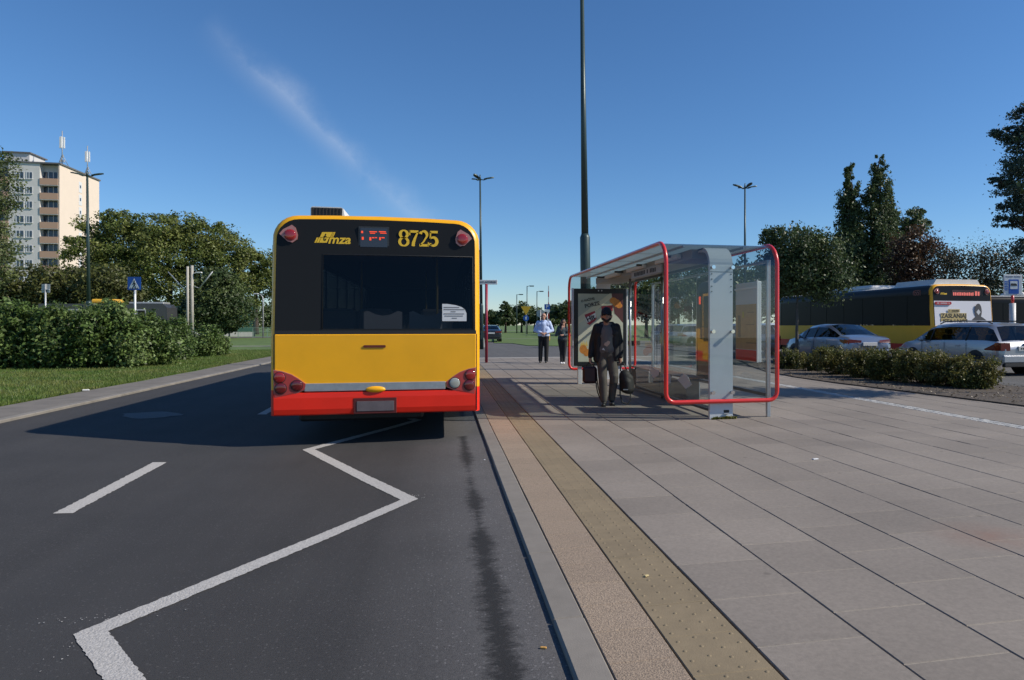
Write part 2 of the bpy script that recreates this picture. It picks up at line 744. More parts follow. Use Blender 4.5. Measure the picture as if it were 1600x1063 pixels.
asphalt_nodes(M_asphalt)
M_asphalt2 = mat('asphalt_far', (0.085, 0.083, 0.08), 0.88)
asphalt_nodes(M_asphalt2, False)
M_grass = mat('grass_ground', (0.085, 0.135, 0.028), 0.9, var=0.45, scale=1.3, bump=0.6, bscale=25)
M_soil = mat('soil', (0.07, 0.055, 0.042), 0.95, var=0.5, scale=9, bump=0.8, bscale=30)
M_slab = mat('slab_concrete', (0.205, 0.178, 0.152), 0.82, var=0.17, scale=42, island=0.085, bump=0.12, bscale=220)
M_joint = mat('joint_sand', (0.035, 0.031, 0.028), 0.95, var=0.5, scale=12)
M_kerb = mat('kerb_concrete', (0.190, 0.172, 0.150), 0.85, var=0.12, scale=7, island=0.06, bump=0.2, bscale=150)
M_gravel = mat('washed_gravel', (0.265, 0.203, 0.148), 0.85, var=0.5, scale=130, bump=0.7, bscale=130, island=0.05, detail=2)
M_tact = mat('tactile_concrete', (0.205, 0.160, 0.098), 0.82, var=0.13, scale=9, bump=0.2, bscale=160, island=0.06)
M_strip = mat('verge_paving', (0.155, 0.14, 0.122), 0.9, var=0.28, scale=2.5, bump=0.3, bscale=60)
M_white = mat('road_paint', (0.41, 0.395, 0.375), 0.85, var=0.34, scale=75, bump=0.8, bscale=110)
M_sett = mat('granite_sett', (0.34, 0.34, 0.33), 0.8, var=0.2, scale=20, island=0.16)


def stain_slabs(m):
    """rusty blush and chewing-gum spots on the paving, in world space"""
    nt = m.node_tree
    b = nt.nodes['Principled BSDF']
    src = b.inputs['Base Color'].links[0].from_socket
    N, L = nt.nodes.new, nt.links.new
    g = N('ShaderNodeNewGeometry')
    p = on_ground(1540, 838)
    d = N('ShaderNodeVectorMath')
    d.operation = 'DISTANCE'
    L(g.outputs['Position'], d.inputs[0])
    d.inputs[1].default_value = p
    nz = N('ShaderNodeTexNoise')
    nz.inputs['Scale'].default_value = 7
    nz.inputs['Detail'].default_value = 5
    L(g.outputs['Position'], nz.inputs['Vector'])
    mr = N('ShaderNodeMapRange')
    mr.inputs['From Min'].default_value = 0.42
    mr.inputs['From Max'].default_value = 0.02
    mr.inputs['To Max'].default_value = 0.75
    L(d.outputs['Value'], mr.inputs['Value'])
    mu = N('ShaderNodeMath')
    mu.operation = 'MULTIPLY'
    L(mr.outputs[0], mu.inputs[0])
    L(nz.outputs['Fac'], mu.inputs[1])
    mx = N('ShaderNodeMix')
    mx.data_type = 'RGBA'
    L(mu.outputs[0], mx.inputs['Factor'])
    L(src, mx.inputs['A'])
    mx.inputs['B'].default_value = (0.22, 0.11, 0.075, 1)
    # gum and dirt spots
    vo = N('ShaderNodeTexVoronoi')
    vo.inputs['Scale'].default_value = 2.4
    L(g.outputs['Position'], vo.inputs['Vector'])
    mr2 = N('ShaderNodeMapRange')
    mr2.inputs['From Min'].default_value = 0.035
    mr2.inputs['From Max'].default_value = 0.075
    mr2.inputs['To Min'].default_value = 0.72
    mr2.inputs['To Max'].default_value = 1.0
    L(vo.outputs['Distance'], mr2.inputs['Value'])
    nz2 = N('ShaderNodeTexNoise')
    nz2.inputs['Scale'].default_value = 0.7
    nz2.inputs['Detail'].default_value = 6
    L(g.outputs['Position'], nz2.inputs['Vector'])
    mr4 = N('ShaderNodeMapRange')
    mr4.inputs['From Min'].default_value = 0.3
    mr4.inputs['From Max'].default_value = 0.7
    mr4.inputs['To Min'].default_value = 0.86
    mr4.inputs['To Max'].default_value = 1.12
    L(nz2.outputs['Fac'], mr4.inputs['Value'])
    m2 = N('ShaderNodeMath')
    m2.operation = 'MULTIPLY'
    L(mr2.outputs[0], m2.inputs[0])
    L(mr4.outputs[0], m2.inputs[1])
    vm = N('ShaderNodeVectorMath')
    vm.operation = 'SCALE'
    L(mx.outputs['Result'], vm.inputs[0])
    L(m2.outputs[0], vm.inputs['Scale'])
    L(vm.outputs[0], b.inputs['Base Color'])


stain_slabs(M_slab)
KX = 0.532            # road-side edge of the kerb
PZ = 0.06             # paving level above the gutter

# ground sheet to the horizon
struct(MB().add([(-2500, -60, -.09), (2500, -60, -.09), (2500, 4000, -.09), (-2500, 4000, -.09)], [(0, 1, 2, 3)]).build('ground', M_grass))

# road: flat near lane, rising far lane
LX = -5.95            # left edge of the road
mb = MB()
ys = [-8, 0, 4, 8, 14, 24, 40, 70, 130]
xs = [LX, -4.2, ROADK, -0.75, 0.5, KX + 0.02]
vs = [(x, y, road_z(x)) for y in ys for x in xs]
n = len(xs)
mb.add(vs, [(j * n + i, j * n + i + 1, (j + 1) * n + i + 1, (j + 1) * n + i) for j in range(len(ys) - 1) for i in range(n - 1)])
road = struct(mb.build('road', M_asphalt))


def road_pt(px, py):
    p = on_ground(px, py, 0.0)
    for _ in range(12):
        p = on_ground(px, py, road_z(p.x))
    return p


def paint(poly_strips, name):
    mb = MB()
    rnd = random.Random(5)
    for a, b, w, ext in poly_strips:
        a, b = Vector((a.x, a.y, 0)), Vector((b.x, b.y, 0))
        d = (b - a).normalized()
        a, b = a - d * ext, b + d * ext
        nrm = Vector((-d.y, d.x, 0))
        k = max(2, int((b - a).length / 0.022))
        vs = []
        for i in range(k + 1):
            c = a.lerp(b, i / k)
            for s in (1, -1):
                p = c + nrm * s * (w / 2 + rnd.uniform(-.006, .006))
                vs.append((p.x, p.y, road_z(p.x) + 0.004))
        mb.add(vs, [(2 * i, 2 * i + 1, 2 * i + 3, 2 * i + 2) for i in range(k)])
    return mb.build(name, M_white, road)


# zigzag: corner centres found on the road from the photograph, then carried on under the bus
zl, zr = -1.62, -0.16
c1 = road_pt(141, 990)
c2 = road_pt(640, 781)
c3 = road_pt(482, 703)
c4 = road_pt(652, 657)
step = (c3.y - c1.y) / 2
c0 = Vector((c1.x + (c2.x - c1.x), c1.y - (c2.y - c1.y) * 0.9, 0))
zz = [c0, c1, c2, c3, c4]
for i in range(6):
    zz.append(Vector((c3.x if i % 2 == 0 else c4.x, c4.y + step * (i + 1), 0)))


def paint_path(pts, w, name):
    """one mitred painted line with ragged edges"""
    rnd = random.Random(6)
    P2 = [Vector((p.x, p.y)) for p in pts]
    off = []
    for i, p in enumerate(P2):
        if i == 0:
            d = (P2[1] - p).normalized()
            off.append(Vector((-d.y, d.x)) * w / 2)
        elif i == len(P2) - 1:
            d = (p - P2[i - 1]).normalized()
            off.append(Vector((-d.y, d.x)) * w / 2)
        else:
            d0, d1 = (p - P2[i - 1]).normalized(), (P2[i + 1] - p).normalized()
            n0, n1 = Vector((-d0.y, d0.x)), Vector((-d1.y, d1.x))
            m = (n0 + n1).normalized()
            off.append(m * (w / 2 / max(.3, m.dot(n0))))
    mb = MB()
    vs = []
    for i in range(len(P2) - 1):
        k = max(2, int((P2[i + 1] - P2[i]).length / .02))
        for j in range(k + (1 if i == len(P2) - 2 else 0)):
            t = j / k
            c, o = P2[i].lerp(P2[i + 1], t), off[i].lerp(off[i + 1], t)
            for sg in (1, -1):
                q = c + o * sg * (1 + rnd.uniform(-.07, .07))
                vs.append((q.x, q.y, road_z(q.x) + .004))
    mb.add(vs, [(2 * i, 2 * i + 1, 2 * i + 3, 2 * i + 2) for i in range(len(vs) // 2 - 1)])
    return mb.build(name, M_white, road)


paint_path(zz, 0.128, 'zigzag_line')
# flecks of paint spilt round the zigzag corners
mb = MB()
rnd = random.Random(8)
for c, sx, sy, k in ((road_pt(150, 968), .16, .05, 40), (road_pt(112, 1010), .02, .16, 16), (road_pt(655, 776), .05, .05, 26)):
    for _ in range(k):
        x, y, r = c.x + rnd.gauss(0, sx), c.y + rnd.gauss(0, sy), rnd.uniform(.0015, .005)
        mb.add([(x + r * math.cos(a), y + r * math.sin(a), road_z(x) + .0055) for a in (0, 1.3, 2.4, 3.7, 5)], [(0, 1, 2, 3, 4)])
stuff(mb.build('paint_flecks', M_white, road))
d1, d2 = road_pt(98, 803), road_pt(250, 723)
dpitch = road_pt(404, 648).y - d1.y
for i in range(5):
    a = d1 + Vector((0, i * dpitch, 0))
    b = Vector((d2.x, d2.y + i * dpitch, 0))
    paint([(a, b, 0.13, 0)], 'lane_dash')
# worn manhole patch in the far lane, in the bus's shade
p = road_pt(236, 649)
mb = MB()
ring = [(p.x + (.40 + .05 * math.sin(3 * a) + .04 * math.sin(7 * a + 1)) * math.cos(a), p.y + (.40 + .05 * math.cos(4 * a)) * math.sin(a)) for a in np.linspace(0, 2 * math.pi, 25)[:-1]]
mb.add([(x, y, road_z(x) + .004) for x, y in ring], [tuple(range(24))])
mb.build('worn_patch', mat('worn_patch', (0.085, 0.083, 0.08), 0.7, var=.3, scale=30), road)

# left kerb and verge strip
mb = MB()
for i in range(60):
    y = -4 + i * 1.0
    k = MB().rbox(LX - 0.15, LX, y + .002, y + .998, 0.02, 0.185, .012)
    mb.add(k.v, k.f)
verge_kerb = struct(mb.build('verge_kerb', mat('old_kerb', (0.20, 0.185, 0.165), .9, var=.25, scale=3, island=.08)))
mb = MB()
rnd = random.Random(2)
pts = []
for i in range(100):
    y = -8 + i * 1.2
    pts.append((-7.0 + rnd.uniform(-.06, .06) - 0.1 * math.sin(y * .25), y))
mb.add([(x, y, .178) for x, y in pts] + [(LX - .148, y, .178) for x, y in pts],
       [(i, i + 100, i + 101, i + 1) for i in range(99)])
struct(mb.build('verge_strip', M_strip))
# left grass
mb = MB()
mb.add([(-400, -20, .165), (LX - .16, -20, .165), (LX - .16, 600, .165), (-400, 600, .165)], [(0, 1, 2, 3)])
struct(mb.build('grass_verge', M_grass))


def strip(name, p0, p1, w, z, m, cat=True):
    p0, p1 = Vector((p0[0], p0[1], 0)), Vector((p1[0], p1[1], 0))
    d = (p1 - p0).normalized()
    nr = Vector((-d.y, d.x, 0)) * (w / 2)
    q = [p0 + nr, p0 - nr, p1 - nr, p1 + nr]
    return struct(MB().add([(v.x, v.y, z) for v in q], [(0, 1, 2, 3)]).build(name, m))


M_path = mat('pale_path', (0.24, 0.225, 0.20), .9, var=.15, scale=2)
a, b = on_ground(330, 541.5, .165), on_ground(430, 541, .165)
d = (b - a)
strip('footpath', a - d * 1.0, b + d * 1.5, 1.3, .172, M_path)
a, b = on_ground(330, 528, .165), on_ground(430, 527, .165)
d = (b - a)
strip('tram_track_bed', a - d * 2.2, b + d * 2.0, 7.0, .174, mat('track_ballast', (0.10, 0.085, 0.075), .95, var=.4, scale=4))

# blades of grass on the near verge
def grass_blades(name, n, fx, fy, z, h0, h1):
    x = fx(n)
    y = fy(n)
    ang = rng.random(n) * 2 * math.pi
    hh = rng.uniform(h0, h1, n)
    w = rng.uniform(.005, .010, n)
    lean = rng.normal(0, .35, (n, 2)) * hh[:, None]
    v = np.empty((n, 3, 3))
    v[:, 0] = np.stack([x - w * np.cos(ang), y - w * np.sin(ang), np.full(n, z)], 1)
    v[:, 1] = np.stack([x + w * np.cos(ang), y + w * np.sin(ang), np.full(n, z)], 1)
    v[:, 2] = np.stack([x + lean[:, 0], y + lean[:, 1], z + hh], 1)
    me = bpy.data.meshes.new(name)
    me.vertices.add(n * 3)
    me.vertices.foreach_set('co', v.reshape(-1))
    me.loops.add(n * 3)
    me.loops.foreach_set('vertex_index', np.arange(n * 3, dtype=np.int32))
    me.polygons.add(n)
    me.polygons.foreach_set('loop_start', np.arange(0, n * 3, 3, dtype=np.int32))
    me.polygons.foreach_set('loop_total', np.full(n, 3, dtype=np.int32))
    me.update(calc_edges=True)
    me.materials.append(leafmat('grass_blade', (0.10, 0.165, 0.03), .4, (0.17, 0.19, 0.05), .35, .8))
    o = link(name, me)
    o['label'] = 'short green lawn grass growing along the verge beyond the road'
    o['category'] = 'grass'
    return stuff(o)


grass_blades('grass', 150000, lambda n: -7.02 - rng.random(n) ** 1.5 * 9, lambda n: 6 + rng.random(n) ** 1.3 * 34, .165, .03, .085)

# ---------------------------------------------------------------- right-hand pavement
pavement = struct(MB().box(KX + .10, 12.9, -4, 30.4, -.05, PZ - .022).build('pavement', M_joint))
# kerb stones
kb = MB().rbox(0, .156, .0025, .9975, -.12, PZ, .010).mesh('kerb_stone', M_kerb)
rnd = random.Random(4)
for i in range(31):
    link('kerb_stone', kb, pavement, (KX + rnd.uniform(-.002, .002), -.62 + i * 1.0, rnd.uniform(-.001, .001)))
# washed-gravel tiles
gt = MB().rbox(0.002, .308, .0015, .3085, -.06, PZ - .001, .004).mesh('gravel_tile', M_gravel)
for i in range(96):
    link('gravel_tile', gt, pavement, (.690, .4 + i * .31, rnd.uniform(-.001, .001)))
# tactile tiles with staggered studs
tb = MB().rbox(0.002, .362, .0015, .3655, -.06, PZ - .001, .004)
for i in range(4):
    for j in range(4):
        x, y = .046 + i * .0905, .035 + j * .0917 + (0.03 if i % 2 else 0)
        a = [(x + .011 * math.cos(t), y + .011 * math.sin(t), PZ - .0012) for t in np.linspace(0, 2 * math.pi, 8)[:-1]]
        c = [(x + .0065 * math.cos(t), y + .0065 * math.sin(t), PZ + .0028) for t in np.linspace(0, 2 * math.pi, 8)[:-1]]
        tb.add(a + c, [(k, (k + 1) % 7, 7 + (k + 1) % 7, 7 + k) for k in range(7)] + [tuple(range(7, 14))], True)
tm = tb.mesh('tactile_tile', M_tact)
for i in range(81):
    link('tactile_tile', tm, pavement, (1.003, .5 + i * .367, rnd.uniform(-.001, .001)))
# big concrete slabs, columns staggered; the 300 that show largest are pieces of their own
COLW, ROWL, S0 = .541, .545, 1.374
M_sand = mat('joint_pale', (0.27, 0.24, 0.20), 0.95, var=.3, scale=30)
sm = MB().rbox(.0035, COLW - .0035, .0025, ROWL - .0025, -.06, PZ, .004)
nf = len(sm.f)
sm.box(.006, COLW - .006, ROWL - .003, ROWL + .003, -.01, PZ - .0022)
sm = sm.mesh('paving_slab', M_slab)
sm.materials.append(M_sand)
for f in sm.polygons[nf:]:
    f.material_index = 1
cells = []
for c in range(16):
    x = S0 + c * COLW
    if c >= 12:
        x += .26
    for r in range(-2, 56):
        y = r * ROWL + (.5 * ROWL if c % 2 else 0) + .16
        cx, cy = x + COLW / 2, y + ROWL / 2
        Z = cx * SN + cy * CS
        px = X0 + F * (cx * CS - cy * SN) / max(Z, .2)
        py = HY + F * (CH - PZ) / max(Z, .2)
        cells.append((0 if (Z > 1.2 and -60 < px < 1720 and py < 1160) else 1, Z, x, y))
cells.sort()
rest = MB()
for k, (_, Z, x, y) in enumerate(cells):
    dz = rnd.uniform(-.0015, .0015)
    if k < 300:
        o = link('paving_slab', sm, pavement, (x, y, dz))
        o.rotation_euler = (rnd.uniform(-.002, .002), rnd.uniform(-.002, .002), 0)
    else:
        q = MB().rbox(x + .0035, x + COLW - .0035, y + .002, y + ROWL - .002, -.06, PZ + dz, .004)
        rest.add(q.v, q.f)
stuff(rest.build('far_paving_slabs', M_slab, pavement))
# pale granite sett strip
ss = MB()
for i in range(2):
    for j in range(280):
        y = .3 + j * .104
        x = S0 + 12 * COLW + .008 + i * .124
        q = MB().rbox(x, x + .117, y, y + .097, -.05, PZ + rnd.uniform(-.002, .003), .008)
        ss.add(q.v, q.f)
stuff(ss.build('granite_setts', M_sett, pavement))
# pale band closing the pavement and the tarmac beyond
strip('edging_band', (KX, 30.7), (13.5, 30.7), .5, PZ + .004, mat('edging', (0.36, 0.34, 0.31), .85, var=.12, scale=3))
struct(MB().box(KX + .02, 60, 30.2, 62, -.05, PZ - .006).build('access_road', M_asphalt2))
struct(MB().box(12.9, 60, -30, 60, -.05, PZ + .03).build('car_park', M_asphalt2))
# grass beyond, with the kerb of the curving road
gp = [on_ground(772, 536, .08), on_ground(800, 536.5, .08), on_ground(824, 540, .08), on_ground(890, 541, .08), on_ground(1000, 540, .08)]
far = [on_ground(1000, 512, .08), on_ground(772, 512, .08)]
mb = MB()
mb.prism([(p.x, p.y) for p in gp + far], -.02, .09, 'xy')
struct(mb.build('far_lawn', M_grass))
a, b = on_ground(790, 529.5, .1), on_ground(905, 528.5, .1)
strip('far_path', a, b + (b - a), .9, .10, M_path)
a, b = on_ground(775, 516.5, .1), on_ground(905, 516.0, .1)
strip('far_road', a - (b - a), b + (b - a), 6, .104, M_path)

# planting bed with soil, beside the car park
bed = [(10.45, 2), (10.2, 8), (10.02, 10.4), (9.75, 13), (9.5, 15.5), (9.45, 17.5), (9.8, 20), (10.5, 22.5), (11.4, 25), (12.2, 27.5), (13.25, 28), (13.25, 2)]
struct(MB().prism(bed, -.04, PZ + .028, 'xy').build('planting_bed', M_soil))
# ================================================================== buses
M_yel = mat('bus_yellow', (0.90, 0.42, 0.004), 0.38, coat=0.2, var=0.07, scale=1.6)
M_red = mat('bus_red', (0.80, 0.024, 0.008), 0.42, coat=0.12, spec=.35, var=0.08, scale=2.2)
M_blk = mat('black_panel', (0.016, 0.016, 0.016), 0.28, spec=.14)
M_dark = mat('dark_plastic', (0.016, 0.016, 0.017), 0.6)
M_rub = mat('rubber', (0.018, 0.018, 0.018), 0.85)
M_roofw = mat('roof_white', (0.62, 0.61, 0.58), 0.5, var=.08, scale=4)
M_silver = mat('silver_trim', (0.42, 0.43, 0.44), 0.38, 0.6, var=.15, scale=12)
M_steel = mat('steel', (0.50, 0.50, 0.50), 0.3, 1.0)
M_lampred = mat('lamp_red', (0.30, 0.012, 0.010), 0.12, coat=1.0)
M_lampdk = mat('lamp_dark_red', (0.13, 0.008, 0.007), 0.10, coat=1.0)
M_lampgrey = mat('lamp_clear', (0.33, 0.34, 0.30), 0.12, coat=1.0)
M_pink = mat('lamp_housing', (0.50, 0.20, 0.17), 0.35, 0.3, coat=.5)
M_podred = mat('lamp_pod', (0.40, 0.045, 0.04), 0.3, coat=.6)
M_num = mat('number_yellow', (0.80, 0.50, 0.03), 0.5)
M_seat = mat('seat_grey', (0.24, 0.245, 0.25), 0.7)
M_led = mat('led_red', (0.5, 0.03, 0.01), .5, emit=(1.0, 0.10, 0.03), estr=0.75)
M_led2 = mat('led_pale', (0.5, 0.1, 0.08), .5, emit=(1.0, 0.22, 0.18), estr=0.45)
M_amber = mat('lamp_amber', (0.75, 0.30, 0.02), .2, coat=1)
M_plate = mat('plate_white', (0.55, 0.55, 0.54), .5)
M_paper = mat('paper', (0.62, 0.63, 0.64), .7)
M_ink = mat('ink', (0.03, 0.03, 0.03), .7)
G_tint = glass('tinted_glass', (0.38, 0.38, 0.38), 0.02, 0.0, 0.9)
G_side = glass('side_glass', (0.22, 0.23, 0.23), 0.04, 0.0, 0.9)

BW, BT, BB, BL = 1.275, 2.885, 0.385, 12.0


def lean(z):
    return 0.0 if z < 1.35 else 0.13 * (z - 1.35) / 1.5


def outline(inset):
    """half-open bus section from the right sill over the roof to the left sill; (x, z, band)"""
    w, t = BW - inset, BT - inset
    r = 0.30 - inset * .6
    zs = [BB, 0.70, 1.385, 2.50]
    right = [(w, z) for z in zs]
    corner = [(w - r + r * math.cos(a), t - r + r * math.sin(a)) for a in np.linspace(0.15, math.pi / 2, 7)]
    roof = [(w * .45, t + .012), (0, t + .018)]
    half = right + corner + roof
    return half + [(-x, z) for x, z in reversed(half[:-1])]


def digit8(mb, x, z, h, y0, y1):
    w = h * .54
    for cz, rx, rz in ((z + h * .74, w * .40, h * .235), (z + h * .265, w * .47, h * .25)):
        p = arc(x + w / 2, cz, rx, rz, 0, 360, 22)
        ws = [h * (.075 + .10 * abs(math.cos(math.radians(360 * i / 22)))) for i in range(23)]
        ribbon(mb, p, ws, y0, y1)


def digit7(mb, x, z, h, y0, y1):
    w = h * .54
    ribbon(mb, [(x, z + h * .92), (x + w, z + h * .92)], h * .15, y0, y1)
    ribbon(mb, [(x + .02 * h, z + h * .99), (x + .02 * h, z + h * .68)], h * .07, y0, y1)
    ribbon(mb, [(x + w * .96, z + h * .9), (x + w * .62, z + h * .5), (x + w * .45, z + h * .2), (x + w * .43, z)], [h * .08, h * .14, h * .19, h * .2], y0, y1)


def digit2(mb, x, z, h, y0, y1):
    w = h * .54
    p = arc(x + w * .48, z + h * .72, w * .38, h * .23, 165, -35, 14) + [(x + w * .45, z + h * .28), (x + w * .08, z + h * .07)]
    ws = [h * (.17 if i < 3 else .08 + .10 * max(0, math.sin(math.pi * (i - 3) / 12))) for i in range(15)] + [h * .09, h * .07]
    ribbon(mb, p, ws, y0, y1)
    ribbon(mb, [(x, z + h * .07), (x + w, z + h * .07)], h * .15, y0, y1)
    ribbon(mb, [(x + w, z), (x + w * 1.02, z + h * .26)], h * .07, y0, y1)


def digit5(mb, x, z, h, y0, y1):
    w = h * .54
    ribbon(mb, [(x + w * .1, z + h * .92), (x + w * .95, z + h * .92)], h * .15, y0, y1)
    ribbon(mb, [(x + w * .14, z + h * .92), (x + w * .10, z + h * .50)], h * .08, y0, y1)
    p = arc(x + w * .44, z + h * .32, w * .42, h * .26, 140, -140, 16)
    ws = [h * (.08 + .12 * max(0, math.sin(math.pi * i / 16))) for i in range(17)]
    ribbon(mb, p, ws, y0, y1)
    mb.prism(arc(x + w * .12, z + h * .14, h * .085, h * .085, 0, 330, 10), y0, y1)


def digit1(mb, x, z, h, y0, y1):
    w = h * .5
    ribbon(mb, [(x + w * .5, z), (x + w * .5, z + h)], h * .18, y0, y1)
    ribbon(mb, [(x + w * .1, z + h * .78), (x + w * .5, z + h * .96)], h * .08, y0, y1)
    ribbon(mb, [(x + w * .1, z + h * .04), (x + w * .9, z + h * .04)], h * .08, y0, y1)


def digit4(mb, x, z, h, y0, y1):
    w = h * .56
    ribbon(mb, [(x + w * .7, z), (x + w * .7, z + h)], h * .18, y0, y1)
    ribbon(mb, [(x + w * .66, z + h * .98), (x, z + h * .3)], h * .08, y0, y1)
    ribbon(mb, [(x, z + h * .3), (x + w, z + h * .3)], h * .11, y0, y1)


DIG = {'8': digit8, '7': digit7, '2': digit2, '5': digit5, '1': digit1, '4': digit4}


def wheel(parent, c, r=.48, w=.28, side=1, hub=None):
    """tyre with rim and hub, axle along x"""
    mb = MB()
    prof = [(r * .62, -w / 2), (r * .93, -w / 2), (r, -w / 2 * .75), (r, w / 2 * .75), (r * .93, w / 2), (r * .62, w / 2)]
    n = 24
    vs = [(c[0] + a[1], c[1] + a[0] * math.cos(t), c[2] + a[0] * math.sin(t)) for t in np.linspace(0, 2 * math.pi, n + 1)[:-1] for a in prof]
    k = len(prof)
    mb.add(vs, [(i * k + j, i * k + (j + 1) % k, ((i + 1) % n) * k + (j + 1) % k, ((i + 1) % n) * k + j) for i in range(n) for j in range(k)], True)
    ty = mb.build('wheel', M_rub, parent)
    rm = MB()
    xs = c[0] + side * w * .36
    rm.cyl((xs - side * .04, c[1], c[2]), r * .63, side * .03, 'x', 20)
    for i in range(10):
        t = i * math.pi / 5
        rm.cyl((xs, c[1] + r * .42 * math.cos(t), c[2] + r * .42 * math.sin(t)), r * .06, side * .02, 'x', 8)
    rm.cyl((xs, c[1], c[2]), r * .22, side * .05, 'x', 14)
    rm.build('rim', hub or M_silver, ty)
    return ty


def bus_shell(root, clear=True):
    """yellow/red shell with window openings along the sides"""
    st = [(0.0, .062), (.012, .040), (.04, .018), (.09, .004), (.14, 0.0), (1.2, 0), (2.2, 0), (3.6, 0), (6, 0), (8, 0), (9.6, 0), (11.4, 0),
          (11.8, .01), (11.93, .05), (12.0, .12)]
    rings = []
    for y, ins in st:
        o = outline(ins)
        f = max(0, 1 - y / 1.2)
        rings.append([(x, y + lean(z) * f + (0.10 * max(0, z - 1.2) * -1 if y > 11.7 else 0), z) for x, z in o])
    n = len(rings[0])
    parts = {'rear_frame': MB(), 'skirt': MB(), 'lower_panel': MB(), 'roof': MB(), 'cant_rail': MB()}
    mats = {'rear_frame': M_yel, 'skirt': M_red, 'lower_panel': M_yel, 'roof': M_roofw, 'cant_rail': M_blk}
    for i in range(len(rings) - 1):
        for j in range(n - 1):
            seg = min(j, n - 2 - j)
            if seg == 0:
                key = 'skirt'
            elif i < 4:
                key = 'rear_frame'
            elif seg == 1:
                key = 'lower_panel'
            elif seg == 2:
                if i >= len(rings) - 4:
                    key = 'cant_rail'
                else:
                    continue
            elif seg < 8:
                key = 'cant_rail'
            else:
                key = 'roof'
            q = [rings[i][j], rings[i][j + 1], rings[i + 1][j + 1], rings[i + 1][j]]
            parts[key].add(q, [(0, 1, 2, 3)], True)
    # front end
    fr = rings[-1]
    parts['cant_rail'].add(fr, [tuple(range(n))])
    for k, m in parts.items():
        o = parts[k]
        me = o.mesh(k, mats[k])
        bm = bmesh.new()
        bm.from_mesh(me)
        bmesh.ops.remove_doubles(bm, verts=bm.verts, dist=.0005)
        bmesh.ops.recalc_face_normals(bm, faces=bm.faces)
        bm.to_mesh(me)
        bm.free()
        link(k, me, root)
    # floor and underside
    MB().box(-1.22, 1.22, .16, 11.8, BB + .02, BB + .09).build('floor', M_dark, root)
    # side windows: one pane each with a black surround, and doors on the right
    for s in (-1, 1):
        x = s * (BW - .006)
        cuts = [.16, 1.45, 2.9, 4.3, 5.7, 7.1, 8.5, 9.9, 11.42]
        for a, b in zip(cuts[:-1], cuts[1:]):
            MB().box(x - .008, x + .008, a + .028, b - .028, 1.41, 2.495).build('side_window', G_side if clear else M_blk, root)
            MB().box(x - .016, x + .010, b - .028, b + .028, 1.384, 2.51).build('window_pillar', M_blk, root)
            MB().box(x - .002, x + .0105, a + .028, b - .028, 1.06, 1.405).build('window_apron', M_blk, root)
    for y0 in (1.9, 6.0, 9.9):
        d = MB().prism(rrect(y0, y0 + 1.25, .44, 2.46, .05, 3), BW + .001, BW + .014, 'yz').build('door', M_yel, root)
        for k in (0, 1):
            MB().prism(rrect(y0 + .06 + k * .6, y0 + .59 + k * .6, 1.0, 2.38, .05, 3), BW + .010, BW + .018, 'yz').build('door_window', M_blk, d)
    for y in (3.45, 9.2):
        for s in (-1, 1):
            MB().prism(arc(y, .47, .57, .57, 0, 180, 14), s * (BW + .006), s * (BW - .30), 'yz').build('wheel_arch', M_dark, root)
            wheel(root, (s * (BW - .16), y, .475), .475, .28, s)
    return root


def bus_lamps_low(root, P):
    """rear clusters: triangular pod with a pale rim and three round lamps each side"""
    base = [P(427.5, 578), P(441, 580), P(456, 585), P(467, 591.5), P(479.5, 600.5), P(478, 609), P(467, 613.5), P(428.5, 623.5)]
    cx = sum(p[0] for p in base) / len(base)
    cz = sum(p[1] for p in base) / len(base)
    for s in (-1, 1):
        rim = [(-s * x, z) for x, z in base]
        pod = [(-s * (cx + (x - cx) * .945), cz + (z - cz) * .93) for x, z in base]
        o = MB().prism(rim, -.024, .03).build('lamp_cluster', M_pink, root)
        MB().prism(pod, -.030, -.0245).build('lamp_pod', M_podred, o)
        for (px, py), m in (((437.5, 590), M_lampred), ((439.5, 607), M_lampdk), ((464.5, 602.5), M_lampdk if s < 0 else M_lampgrey)):
            x, z = P(px, py)
            x *= -s
            MB().tube([(x, -.0305, z), (x, -.036, z)], [.073, .073], 20).build('lamp_ring', M_dark, o)
            q = MB()
            q.ball((x, -.0365, z), .066, 20, 8, (1, .16, 1))
            q.build('lamp', m, o)
    return


def bus_lamps_top(root, P, lit=False):
    for s in (-1, 1):
        poly = [P(434, 364), P(440, 357), P(454, 350), P(459, 354), P(463, 366), P(462, 373), P(455, 378), P(447, 376)]
        poly = [(-s * x, z) for x, z in poly]
        ln = lean(2.6)
        o = MB().prism(poly, ln - .030, ln + .03).build('upper_lamp', M_pink, root)
        x, z = P(451, 366)
        x *= -s
        q = MB()
        q.tube([(x, ln - .029, z), (x, ln - .045, z)], [.075, .068], 16)
        q.ball((x, ln - .044, z), .066, 18, 8, (1, .15, 1))
        q.build('lamp', M_lampred, o)


